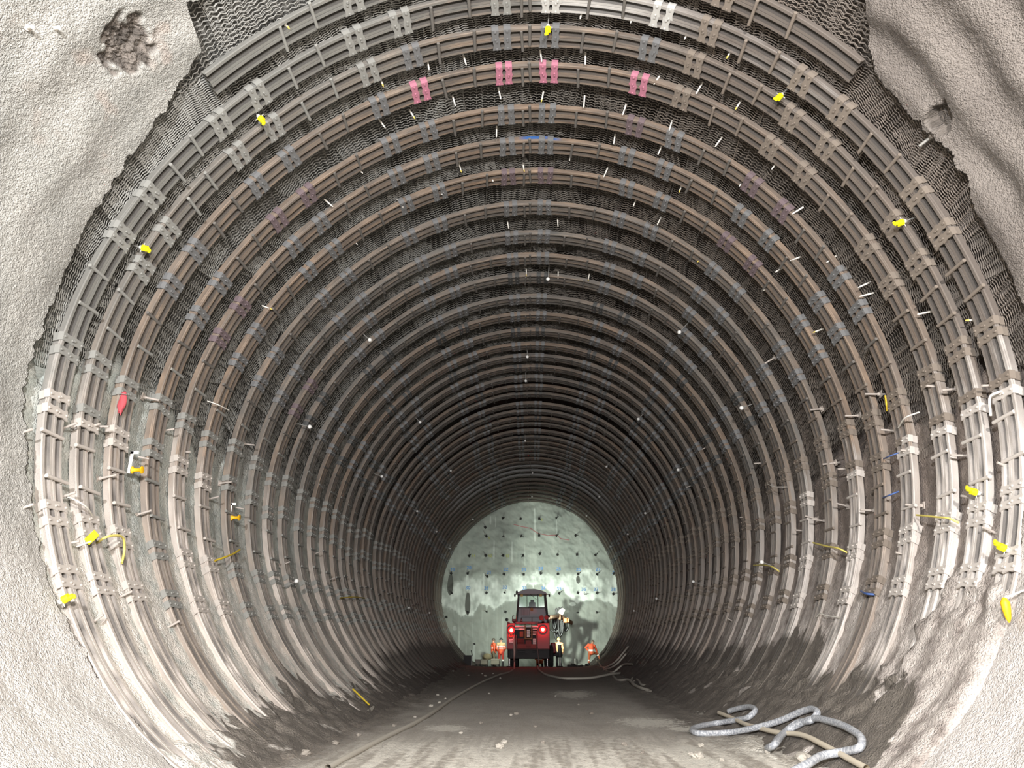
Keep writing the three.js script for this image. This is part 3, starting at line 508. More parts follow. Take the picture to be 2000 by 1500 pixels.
TUBES.forEach(([u, v], k) => {
  const h = hitWall(u, v, -0.04), o = thing('drain_tube', tubeLab[k], 'tube', 'white drain tubes in the mesh'); o.position.copy(at(h.t, -0.02, h.d)); o.quaternion.copy(radialQ(h.t)); o.rotateX((rnd() - 0.5) * 0.4); o.rotateZ((rnd() - 0.5) * 0.3);
  part(o, 'tube', tubeG, M.pale); part(o, 'tip', tubeTip, k % 4 ? M.pale : M.paleY);
});
// dusty bolt ends in the side walls
const STUBS = [[52, 843], [50, 990], [140, 832], [215, 930], [135, 966], [200, 832], [285, 1000], [300, 778], [140, 1058], [330, 840], [365, 882], [245, 1160], [190, 1210], [340, 1218], [185, 832], [420, 972], [445, 942], [490, 868], [1345, 950], [1480, 905], [1375, 875], [1590, 800], [1615, 905], [1660, 812], [1645, 915], [1690, 995], [1730, 840], [1770, 880], [1870, 888], [1760, 1080], [1640, 985], [1890, 970], [1930, 1035], [1960, 910], [1820, 755], [1930, 752], [1580, 1010], [1595, 1015], [1850, 760], [1700, 770], [1500, 705], [1450, 1010], [1560, 1035], [1780, 985], [1425, 1210], [560, 1100], [620, 1080], [650, 1130]];
const stubLab = ranked(STUBS.map(([u, v]) => hitWall(u, v, -0.16)), (a, n, q) => `dusty rock bolt end on the ${q.t > 90 ? 'left' : 'right'} wall behind the ${a} arch rib${n ? ', ' + n + ' from top' : ''}`, true);
STUBS.forEach(([u, v], k) => {
  const h = hitWall(u, v, -0.16), L = h.t > 90, o = thing('rock_bolt', stubLab[k], 'rock bolt', L ? 'rock bolt ends in the left wall' : 'rock bolt ends in the right wall');
  o.position.copy(at(h.t, -0.1, h.d)); o.quaternion.copy(radialQ(h.t)); o.rotateX((rnd() - 0.5) * 0.5); o.rotateZ((rnd() - 0.5) * 0.4);
  part(o, 'rod', new THREE.CylinderGeometry(0.018, 0.018, 0.36, 8).translate(0, -0.03, 0), M.dust); part(o, 'plate', box(0.12, 0.014, 0.12, 0, -0.12, 0), M.dust); part(o, 'nut', new THREE.CylinderGeometry(0.032, 0.032, 0.045, 6).translate(0, -0.09, 0), M.dust);
});
// yellow reels on white brackets
for (const [u, v, lab] of [[268, 918, 'yellow reel on a white angle bracket, the nearer of the two on the left wall'], [460, 1011, 'yellow reel on a white angle bracket, the farther of the two on the left wall']]) {
  const h = hitWall(u, v, -0.22), o = thing('reel_bracket', lab, 'reel', 'yellow reels on white brackets'); o.position.copy(at(h.t, -0.22, h.d));
  const s = h.d > 12 ? 1.0 : 0.95;
  const reel = new THREE.LatheGeometry([[0.0, -0.09], [0.062, -0.09], [0.064, -0.075], [0.036, -0.055], [0.03, 0], [0.036, 0.055], [0.064, 0.075], [0.062, 0.09], [0, 0.09]].map((q) => new THREE.Vector2(...q)), 16); reel.rotateZ(Math.PI / 2); reel.scale(s, s, s); part(o, 'reel', reel, M.amber);
  part(o, 'bracket', merge([box(0.05, 0.36, 0.012, -0.13, 0.13, 0), box(0.13, 0.05, 0.012, -0.09, 0.29, 0), box(0.05, 0.012, 0.08, -0.13, -0.045, -0.03)]), M.white);
  part(o, 'fixing_bar', rod(V(-0.02, 0.22, 0.0), V(0.14, 0.19, -0.04), 0.014, 6), M.dust);
}
{
  const h = hitWall(238, 787, -0.2); const sh = new THREE.SphereGeometry(0.075, 14, 12); const P = sh.attributes.position; for (let i = 0; i < P.count; i++) { const x = P.getX(i), y = P.getY(i), z = P.getZ(i), q = 1 + 0.28 * n3(x * 18, y * 9, z * 18); P.setXYZ(i, x * q * 0.85, y * q * 2.3, z * q * 0.6); } sh.computeVertexNormals();
  const o = thing('red_cloth', 'crumpled red cloth tied to the arch rib on the left wall', 'cloth'); o.position.copy(at(h.t, -0.2, h.d)); part(o, 'cloth', sh, M.red); part(o, 'tie', new THREE.TorusGeometry(0.06, 0.008, 5, 14).rotateX(Math.PI / 2).translate(0, 0.13, 0), M.steel);
}
// wires, cords and hoses on the walls, through points on the lining [px, py, offset]
const WIRES = [
  ['yellow_hose', [[187, 1062, -0.1], [205, 1050, -0.3], [225, 1046, -0.34], [241, 1052, -0.3], [243, 1075, -0.22], [238, 1100, -0.2]], 0.018, M.yhose, 'curved yellow hose hooked over the fourth arch rib on the lower left wall', 'hose'],
  ['yellow_hose', [[420, 1095, -0.2], [440, 1088, -0.28], [455, 1082, -0.26], [468, 1074, -0.2]], 0.02, M.yhose2, 'bright yellow hose piece lying across arch ribs on the left wall below the farther reel', 'hose'],
  ['yellow_hose', [[1790, 1006, -0.2], [1830, 1010, -0.32], [1855, 1013, -0.3], [1873, 1021, -0.2]], 0.016, M.yhose, 'pale yellow hose spanning two arch ribs low on the right wall, nearest of the right', 'hose'],
  ['yellow_hose', [[1588, 1060, -0.2], [1615, 1067, -0.3], [1640, 1072, -0.3], [1654, 1079, -0.2]], 0.018, M.yhose, 'pale yellow hose spanning arch ribs at mid depth of the right wall', 'hose'],
  ['yellow_hose', [[1472, 1104, -0.2], [1495, 1104, -0.3], [1512, 1109, -0.3], [1522, 1116, -0.2]], 0.018, M.yhose, 'pale yellow hose farther in on the right wall beside a white reflector', 'hose'],
  ['yellow_hose', [[664, 1168, -0.2], [690, 1166, -0.28], [712, 1168, -0.2]], 0.02, M.yhose2, 'short yellow hose far in on the left wall', 'hose'],
  ['blue_cord', [[1726, 896, -0.16], [1740, 890, -0.28], [1756, 884, -0.16]], 0.012, M.blue, 'blue cord across the dark arch rib on the right, upper of two', 'cord'],
  ['blue_cord', [[1725, 972, -0.16], [1740, 966, -0.28], [1755, 960, -0.16]], 0.014, M.blue, 'blue cord across the dark arch rib on the right, lower of two', 'cord'],
  ['blue_cord', [[1682, 1155, -0.16], [1695, 1160, -0.24], [1708, 1161, -0.16]], 0.02, M.blue, 'blue cord at the foot of the dark arch rib on the right wall', 'cord'],
  ['yellow_strip', [[1729, 773, -0.2], [1731, 788, -0.25], [1732, 802, -0.2]], 0.016, M.yhose2, 'upright yellow strip beside clamps on the right wall', 'strip'],
  ['bent_wire', [[1755, 835, -0.2], [1770, 815, -0.3], [1795, 805, -0.2]], 0.014, M.pale, 'bent pale wire tied over the fifth arch rib on the right wall', 'wire'],
  ['bent_wire', [[130, 970, -0.1], [150, 978, -0.3], [168, 990, -0.32], [181, 1008, -0.2]], 0.012, M.pale, 'bent pale wire bowing off the third arch rib on the left wall', 'wire'],
  ['bent_wire', [[1500, 946, -0.2], [1515, 951, -0.35], [1537, 951, -0.2]], 0.012, M.pale, 'sagging pale wire across arch ribs at mid depth on the right wall', 'wire'],
  ['bent_wire', [[405, 783, -0.1], [425, 790, -0.3], [447, 801, -0.36]], 0.01, M.pale, 'straight pale wire slanting in front of a brown arch rib on the left wall', 'wire'],
  ['bent_wire', [[548, 40, 0.0], [556, 46, -0.1], [562, 38, -0.15], [557, 50, -0.1]], 0.012, M.white, 'looped white tie in the mesh at the upper left, below the foremost arch rib', 'wire'],
  ['bent_wire', [[1595, 1205, -0.15], [1602, 1198, -0.2], [1612, 1202, -0.2], [1640, 1206, -0.16]], 0.012, M.pale, 'hooked white wire at the foot of the right wall ribs', 'wire'],
  ['bent_wire', [[1935, 812, -0.25], [1934, 775, -0.28], [1945, 768, -0.25], [1965, 762, -0.1]], 0.018, M.pale, 'hooked pale bar over the right wall ribs near the picture edge', 'wire'],
];
for (const [n, pts, r, m, lab, cat] of WIRES) solo(n, tube(pts.map(([u, v, o]) => { const h = hitWall(u, v, o); return at(h.t, o, h.d); }), r, 30, 6), m, lab, cat);
{ // rod and lump in the cavity of the right wall, stubs on the left
  const h = hitWall(1838, 250, 0.05), o = thing('anchor_bar', 'crusted anchor bar slanting down from a hollow in the right sprayed concrete', 'anchor bar');
  const a = at(h.t, 0.12, h.d), h2 = hitWall(1795, 285, -0.12), b = at(h2.t, -0.12, h2.d); part(o, 'bar', rod(a, b, 0.034, 8, 0.02), M.steel);
  const hm = hitWall(1828, 258, -0.05), lump = new THREE.IcosahedronGeometry(0.09, 3); const P = lump.attributes.position; for (let i = 0; i < P.count; i++) { const q = 1 + 0.35 * n3(P.getX(i) * 12, P.getY(i) * 12, P.getZ(i) * 12); P.setXYZ(i, P.getX(i) * q, P.getY(i) * q, P.getZ(i) * q); } lump.computeVertexNormals(); const c = at(hm.t, -0.04, hm.d); lump.translate(c.x, c.y, c.z); part(o, 'crust', lump, std(S(112, 105, 97), 0.95));
  for (const [u, v, lab] of [[55, 52, 'white stub of pipe in the left sprayed concrete, left of two near the picture corner'], [108, 54, 'white stub of pipe in the left sprayed concrete, right of two near the picture corner']]) { const q = hitWall(u, v, -0.16), s = thing('pipe_stub', lab, 'pipe stub'); s.position.copy(at(q.t, -0.17, q.d)); s.quaternion.copy(radialQ(q.t)); s.rotateX(0.5); part(s, 'pipe', new THREE.CylinderGeometry(0.022, 0.025, 0.2, 10), M.pale); part(s, 'collar', new THREE.TorusGeometry(0.03, 0.01, 5, 10).rotateX(Math.PI / 2).translate(0, -0.03, 0), M.dust); }
}

// ---------------------------------------------------------------- rock bolts in the face
const FB = [[948, 1030], [950, 1047], [983, 1047], [1018, 1047], [1053, 1046], [1087, 1046], [1124, 1046], [982, 1012], [1017, 1013], [1053, 1013], [1087, 1012], [916, 1086], [949, 1085], [983, 1085], [1022, 1085], [1054, 1082], [1089, 1083], [1127, 1083], [1163, 1084], [1198, 1086], [881, 1120], [913, 1120], [952, 1126], [984, 1121], [1023, 1122], [1056, 1120], [1090, 1121], [1129, 1121], [1166, 1122], [1199, 1120], [882, 1158], [950, 1158], [986, 1157], [1092, 1159], [1129, 1158], [1142, 1160], [1166, 1158], [1198, 1160], [914, 1196], [950, 1195], [987, 1195], [1128, 1196], [1165, 1196], [872, 1205], [926, 1258]];
const fbRod = rod(V(0, 0, 0), V(0.02, -0.02, 0.42), 0.026, 6), fbPlate = box(0.17, 0.17, 0.02, 0, 0, 0.02), fbNut = new THREE.CylinderGeometry(0.045, 0.045, 0.06, 6).rotateX(Math.PI / 2).translate(0, 0, 0.06);
const ROWS = [1012, 1030, 1047, 1085, 1121, 1158, 1196, 1205, 1258], rowOf = (v) => ROWS.reduce((a, r, i) => Math.abs(r - v) < Math.abs(ROWS[a] - v) ? i : a, 0);
FB.forEach(([u, v]) => {
  const rw = rowOf(v), nth = FB.filter((q) => rowOf(q[1]) === rw && q[0] < u).length, alone = FB.filter((q) => rowOf(q[1]) === rw).length === 1, lab = `dark bolt end in the tunnel face, ${ORD[rw]} row from the top, ${alone ? 'alone in its row' : ORD[nth] + ' from left'}`; const p = atD(u, v, FACE_D - 0.08), o = thing('face_bolt', lab, 'rock bolt', 'bolt ends in the tunnel face'); o.position.set(p.x, p.y, -FACE_D + 0.02); o.rotation.set((rnd() - 0.5) * 0.7, (rnd() - 0.5) * 0.9, rnd() * 3); part(o, 'rod', fbRod, M.dark); part(o, 'plate', fbPlate, M.dark); part(o, 'nut', fbNut, M.dark); });

// ---------------------------------------------------------------- hoses, cables and stones on the floor
const fp = (u, v, up) => { const p = hitFloor(u, v, up); p.y = floorH(p.x, -p.z) + up; return p; };
const hoseTex = (a, b) => colourMap(64, 256, (u, v) => mix3(a, b, clamp(0.5 + 0.9 * n2(v * 22, Math.sin(u * 6.28) * 1.3) + 0.4 * n2(v * 70, Math.cos(u * 6.28) * 3))));
const hoseGrey = std(0xffffff, 0.55, 0, { map: hoseTex(S(138, 142, 148), S(190, 192, 194)) }); hoseGrey.map.wrapS = hoseGrey.map.wrapT = THREE.RepeatWrapping;
const hoseBeige = std(S(202, 192, 172), 0.8), hosePale = std(S(172, 166, 154), 0.85), hoseDark = std(S(84, 79, 73), 0.8);
solo('floor_cable', tube([[640, 1500], [700, 1467], [760, 1436], [812, 1411], [845, 1392], [870, 1374], [905, 1352], [945, 1331], [975, 1318], [1000, 1308]].map(([u, v]) => fp(u, v, 0.035)).concat([V(hitFloor(1004, 1304).x, 0.5, -46.2), V(-1.0, 1.9, -46.42)]), 0.045, 160, 8), hosePale, 'long pale supply cable running over the floor from the foreground to the drill rig', 'cable');
solo('floor_hose', tube([[1050, 1302], [1054, 1310], [1075, 1320], [1110, 1325], [1150, 1324], [1195, 1320], [1215, 1317]].map(([u, v]) => fp(u, v, 0.04)), 0.05, 90, 8), hosePale, 'pale hose trailing from the rig across the far floor to the right wall', 'hose');
solo('floor_hose', tube([[1198, 1322], [1210, 1330], [1225, 1332], [1240, 1342], [1255, 1349], [1270, 1352]].map(([u, v]) => fp(u, v, 0.04)), 0.055, 60, 8), hosePale, 'twisted pale hose end at the foot of the right wall, left of the wavy hose', 'hose');
solo('floor_hose', tube([[1230, 1333], [1238, 1328], [1248, 1334], [1256, 1341], [1275, 1344], [1290, 1349], [1294, 1357]].map(([u, v]) => fp(u, v, 0.05)), 0.045, 60, 8), hosePale, 'wavy pale hose piece at the foot of the right wall', 'hose');
solo('muddy_hose', tube([[1300, 1362], [1330, 1366], [1360, 1368], [1385, 1378], [1402, 1388], [1416, 1394]].map(([u, v]) => fp(u, v, 0.05)), 0.05, 60, 8), hoseDark, 'mud covered dark hose between the wavy hose and the coiled hose', 'hose');
for (const [k, pts, lab] of [[0, [[1165, 1290], [1185, 1301], [1205, 1288], [1218, 1272], [1226, 1262]], 'pale hose slung up the far right wall, upper of three'], [1, [[1172, 1302], [1190, 1304], [1206, 1294], [1222, 1276]], 'pale hose slung up the far right wall, middle of three'], [2, [[1180, 1308], [1200, 1310], [1212, 1300], [1234, 1296]], 'pale hose slung up the far right wall, lowest of three']]) solo('wall_hose', tube(pts.map(([u, v]) => { const f = hitFloor(u, v, 0.05), h = hitWall(u, v, -0.3); return h.d < -f.z ? at(h.t, -0.27, h.d) : f; }), 0.045, 50, 7), hosePale, lab, 'hose');
const LIFT = 0.06;
const coil = [[1428, 1394, 0], [1450, 1388, 0], [1470, 1386, 0.1], [1479, 1394, 0.05], [1468, 1405, 0], [1440, 1412, 0], [1400, 1416, 0], [1368, 1420, 0], [1352, 1426, 0], [1365, 1433, 0], [1420, 1433, 0], [1480, 1428, 0.1], [1530, 1413, 0.05], [1570, 1396, 0.05], [1592, 1391, 0.1], [1602, 1400, 0.1], [1592, 1412, 0.12], [1560, 1420, 0.1], [1530, 1444, 0.05], [1507, 1462, 0], [1500, 1466, 0.0], [1512, 1459, 0.09], [1545, 1432, 0.12], [1590, 1411, 0.2], [1625, 1415, 0.1], [1665, 1430, 0.05], [1690, 1452, 0], [1686, 1468, 0], [1650, 1477, 0.05], [1610, 1485, 0.1], [1575, 1500, 0.06], [1545, 1515, 0]];
// points that fall on the rising wall foot are taken to the wall, the rest to the floor
const onGround = (u, v, up) => { const f = hitFloor(u, v, 0.05 + up), h = hitWall(u, v, -0.2), lo = at(h.t, -0.26, h.d); return (h.d < -f.z ? lo : V(f.x, floorH(f.x, -f.z) + 0.05 + up, f.z)); };
{ const pts = coil.map(([u, v, up]) => onGround(u, v, up)); const g = tube(pts, 0.052, 380, 10); const uv = g.attributes.uv; for (let i = 0; i < uv.count; i++) uv.setXY(i, uv.getY(i), uv.getX(i) * 14); solo('coiled_hose', g, hoseGrey, 'thick blue grey hose lying in loose loops at the foot of the right wall', 'hose'); }
solo('beige_pipe', tube([[1408, 1397], [1435, 1408], [1460, 1420], [1495, 1430], [1530, 1438], [1560, 1440], [1585, 1447], [1610, 1460], [1640, 1476], [1668, 1492], [1700, 1510]].map(([u, v]) => onGround(u, v, -0.01)), 0.04, 140, 8), hoseBeige, 'beige pipe running under the loops of the blue grey hose', 'pipe');
{ const o = thing('yellow_stick', 'thin yellow stick leaning on the left wall foot with a grey tangle at its end', 'stick'); const a = onGround(718, 1381, 0.03), b = onGround(686, 1350, 0.12); part(o, 'stick', rod(a, b, 0.02, 6), M.yhose2);
  part(o, 'tangle', tube([[708, 1378], [716, 1384], [724, 1376], [714, 1388], [722, 1394], [730, 1386], [716, 1396]].map(([u, v], k) => fp(u, v, 0.05 + 0.04 * (k % 2))), 0.025, 60, 6), hosePale); }
const stoneV = [0, 1, 2, 3].map((s) => { const g = new THREE.IcosahedronGeometry(1, 2), P = g.attributes.position; for (let i = 0; i < P.count; i++) { const x = P.getX(i), y = P.getY(i), z = P.getZ(i), q = 1 + 0.3 * n3(x * 1.1 + s * 9, y * 1.1, z * 1.1) + 0.12 * n3(x * 3 + s, y * 3, z * 3); P.setXYZ(i, x * q, y * q * 0.62, z * q); } g.computeVertexNormals(); return g; });
const stoneM = [std(S(172, 166, 155), 0.9), std(S(134, 127, 117), 0.95), std(S(112, 105, 96), 0.95)];
const STONES = [[592, 1448, 0.13, 0], [597, 1478, 0.11, 1], [998, 1398, 0.055, 0], [1155, 1394, 0.07, 2], [855, 1359, 0.07, 0], [842, 1381, 0.08, 0], [870, 1366, 0.05, 0], [858, 1374, 0.06, 0], [977, 1325, 0.06, 0], [1009, 1396, 0.08, 1], [955, 1355, 0.05, 0], [1085, 1360, 0.05, 0], [1311, 1350, 0.07, 0], [900, 1432, 0.05, 0], [1060, 1452, 0.06, 1], [985, 1452, 0.08, 0], [975, 1460, 0.1, 0], [1362, 1480, 0.12, 0], [1350, 1476, 0.06, 0], [1410, 1487, 0.05, 0], [1370, 1458, 0.07, 0], [1255, 1473, 0.05, 1], [1220, 1455, 0.07, 1], [885, 1315, 0.07, 1], [942, 1316, 0.06, 0], [963, 1316, 0.06, 0], [948, 1321, 0.09, 1], [915, 1320, 0.06, 1], [1045, 1420, 0.05, 1], [940, 1410, 0.06, 1], [1570, 1489, 0.16, 0], [1130, 1375, 0.05, 1], [810, 1402, 0.05, 0], [770, 1420, 0.06, 1], [700, 1440, 0.07, 1], [655, 1455, 0.08, 1], [1500, 1475, 0.06, 0], [1240, 1335, 0.07, 1]];
STONES.forEach(([u, v, s, m], k) => { const nth = STONES.filter((q) => q[3] === m && (q[1] > v || (q[1] === v && q[0] < u))).length; const p = fp(u, v, 0), o = solo('stone', stoneV[k % 4], stoneM[m], m === 0 ? `small pale stone on the muddy floor, ${ORD[nth]} nearest of the pale ones` : m === 1 ? `small brownish stone on the muddy floor, ${ORD[nth]} nearest of the brownish ones` : 'dark stone lying alone on the middle of the tunnel floor', 'stone', m === 0 ? 'pale stones on the floor' : m === 1 ? 'brownish stones on the floor' : null); o.position.set(p.x, p.y + s * 0.3, p.z); o.scale.setScalar(s * 0.72); o.rotation.y = k * 1.7; });

// ---------------------------------------------------------------- drill rig at the face
const RD = 46.5;                                                     // distance of its rear plate
const px = (u, v, d = RD) => atD(u, v, d);
function slab(u0, v0, u1, v1, d, t, r = 0.02) {                       // a box whose rear face spans those points at distance d, t metres deep
  const a = px(u0, v0, d), b = px(u1, v1, d), w = Math.abs(b.x - a.x), h = Math.abs(a.y - b.y);
  const g = r > 0 && Math.min(w, h, t) > 2.2 * r ? new RoundedBoxGeometry(w, h, t, 2, r) : new THREE.BoxGeometry(w, h, t); g.translate((a.x + b.x) / 2, (a.y + b.y) / 2, -d - t / 2); return g;
}
function prism(list, d, t) {                                         // polygon of points at distance d, t metres deep
  const sh = new THREE.Shape(list.map(([u, v]) => { const p = px(u, v, d); return new THREE.Vector2(p.x, p.y); })); const g = new THREE.ExtrudeGeometry(sh, { depth: t, bevelEnabled: true, bevelSize: 0.015, bevelThickness: 0.015, bevelSegments: 1 }); g.translate(0, 0, -d - t); return g;
}
const RM = { red: std(S(128, 34, 36), 0.5, 0.1), redDust: std(S(122, 62, 58), 0.8), grey: std(S(122, 118, 120), 0.5, 0.1), dark: std(S(42, 38, 38), 0.7), tyre: std(S(34, 33, 32), 0.9), brown: std(S(112, 84, 62), 0.8), ochre: std(S(128, 108, 70), 0.8), rim: std(S(150, 130, 120), 0.5, 0.4), chrome: std(S(200, 198, 195), 0.25, 0.8), orange: std(S(222, 116, 62), 0.5), white: std(S(226, 216, 210), 0.5), hose: std(S(26, 24, 24), 0.5), lampY: std(S(176, 148, 50), 0.5), glass: new THREE.MeshPhysicalMaterial({ color: 0xdfe8e4, roughness: 0.05, transmission: 1, thickness: 0, ior: 1.45 }) };
const rig = thing('drill_rig', 'red tunnel drill rig with grey cab and glowing red tail lights at the face', 'drill rig');
part(rig, 'chassis', merge([slab(992, 1268, 1074, 1287, RD + 0.05, 6.6, 0.05), slab(996, 1222, 1068, 1268, RD + 0.55, 5.6, 0.05)]), RM.dark);
part(rig, 'tail_block', prism([[990, 1268], [990, 1224], [993, 1218], [1005, 1217], [1006, 1268]], RD, 1.2), RM.red);
part(rig, 'tail_block', prism([[1050, 1268], [1050, 1218], [1072, 1217], [1073, 1226], [1073, 1268]], RD, 1.2), RM.red);
part(rig, 'side_panel', slab(990.5, 1214, 994, 1264, RD + 1.3, 4.4), RM.red); part(rig, 'side_panel', slab(1070, 1214, 1074, 1264, RD + 1.3, 4.4), RM.red);
part(rig, 'rear_panel', merge([slab(1006, 1258, 1050, 1267, RD + 0.05, 0.4), slab(1006, 1246, 1010, 1258, RD + 0.05, 0.3), slab(1048, 1246, 1050, 1258, RD + 0.05, 0.3)]), RM.redDust);
part(rig, 'bumper', merge([slab(991, 1267, 1073, 1270, RD - 0.08, 0.3), slab(1008, 1276, 1030, 1278, RD - 0.04, 0.2), slab(1012, 1271, 1026, 1274.5, RD - 0.02, 0.15), slab(1040, 1271, 1046, 1274.5, RD - 0.02, 0.15)]), RM.dark);
part(rig, 'upper_deck', merge([slab(1006, 1214, 1052, 1219, RD + 0.1, 1.4), slab(1000, 1209, 1072, 1214, RD + 0.5, 5, 0.03)]), RM.red);
part(rig, 'rail', merge([slab(1006, 1223, 1051, 1225, RD - 0.02, 0.06, 0), slab(1006, 1227.5, 1026, 1230, RD + 0.1, 0.1, 0)]), RM.white);
{ // grilles, ladder, boxes in the recess
  const gr = (u0, u1) => { const l = []; for (let v = 1247.5; v < 1258; v += 1.9) l.push(slab(u0, v, u1, v + 0.9, RD + 0.04, 0.05, 0)); for (let u = u0; u <= u1; u += 2.2) l.push(slab(u, 1247, u + 0.5, 1258, RD + 0.06, 0.04, 0)); return merge(l); };
  part(rig, 'grille', gr(1011, 1024), RM.redDust); part(rig, 'grille', gr(1041, 1047), RM.white);
  const lad = part(rig, 'ladder', merge([slab(1024.5, 1220, 1026.8, 1249, RD - 0.1, 0.1, 0), slab(1037.5, 1220, 1039.8, 1249, RD - 0.1, 0.1, 0), slab(1025, 1246, 1039.5, 1249, RD - 0.12, 0.16, 0)]), RM.ochre);
  for (const v of [1226, 1233, 1239.5]) part(lad, 'rung', slab(1026, v, 1038, v + 0.9, RD - 0.09, 0.07, 0), RM.ochre);
  part(rig, 'control_panel', merge([slab(1029, 1230, 1035, 1236, RD + 0.05, 0.2, 0), slab(1029, 1237.4, 1035, 1244, RD + 0.05, 0.2, 0)]), RM.white);
  part(rig, 'battery_box', slab(1015, 1233, 1022.5, 1244, RD + 0.08, 0.4), RM.brown);
  part(rig, 'step_plate', merge([slab(1027, 1250, 1037.5, 1263, RD - 0.03, 0.1), slab(1030, 1255, 1034, 1259, RD - 0.06, 0.05, 0)]), RM.redDust);
  const valves = []; for (let k = 0; k < 8; k++) { const p = px(1042 + (k % 3) * 2.6, 1229 + Math.floor(k / 3) * 5, RD + 0.1), c = new THREE.CylinderGeometry(0.045, 0.045, 0.16, 8); c.rotateX(Math.PI / 2); c.translate(p.x, p.y, p.z); valves.push(c); }
  part(rig, 'valve', merge(valves), RM.rim);
  const drum = (u, v, r) => { const p = px(u, v, RD + 0.35), c = new THREE.CylinderGeometry(r, r, 0.5, 18); c.rotateX(Math.PI / 2); c.translate(p.x, p.y, p.z); return c; };
  part(rig, 'air_filter', drum(1057.5, 1206.5, 0.14), RM.redDust); part(rig, 'air_filter', drum(1067, 1206, 0.12), RM.redDust);
  const plate = part(rig, 'number_plate', slab(994.5, 1248, 1004, 1255, RD - 0.05, 0.03, 0), RM.white);
  const cv = document.createElement('canvas'); cv.width = 128; cv.height = 96; const g = cv.getContext('2d'); g.fillStyle = '#e6d8d4'; g.fillRect(0, 0, 128, 96); g.fillStyle = '#3a2a2c'; g.font = 'bold 56px sans-serif'; g.textAlign = 'center'; g.textBaseline = 'middle'; g.fillText('R8', 64, 50); const tx = new THREE.CanvasTexture(cv); tx.colorSpace = THREE.SRGBColorSpace;
  const a = px(994.9, 1254.7, RD - 0.055), b = px(1003.6, 1248.3, RD - 0.055), pg = new THREE.PlaneGeometry(b.x - a.x, b.y - a.y); pg.translate((a.x + b.x) / 2, (a.y + b.y) / 2, a.z); part(plate, 'lettering', pg, std(0xffffff, 0.6, 0, { map: tx }));
}
for (const [u, v] of [[998.8, 1231], [1060.2, 1229.5]]) {
  const p = px(u, v, RD - 0.03), h = new THREE.CylinderGeometry(0.2, 0.22, 0.08, 20); h.rotateX(Math.PI / 2); h.translate(p.x, p.y, p.z + 0.02); const lamp = part(rig, 'tail_light', h, RM.red);
  const b = new THREE.SphereGeometry(0.105, 16, 10); b.scale(1, 1, 0.6); b.translate(p.x, p.y, p.z + 0.07); part(lamp, 'lens', b, new THREE.MeshStandardMaterial({ color: 0xff3030, emissive: new THREE.Color(1, 0.32, 0.22), emissiveIntensity: 5, roughness: 0.3 }));
  const l = new THREE.PointLight(0xff1420, 2.6, 0, 2); l.position.set(p.x, p.y, p.z + 0.2); l.castShadow = true; scene.add(l);
}
{ const p = px(997.5, 1241.5, RD - 0.04), h = new THREE.TorusGeometry(0.09, 0.02, 6, 18); h.translate(p.x, p.y, p.z); part(rig, 'indicator', h, RM.orange); }
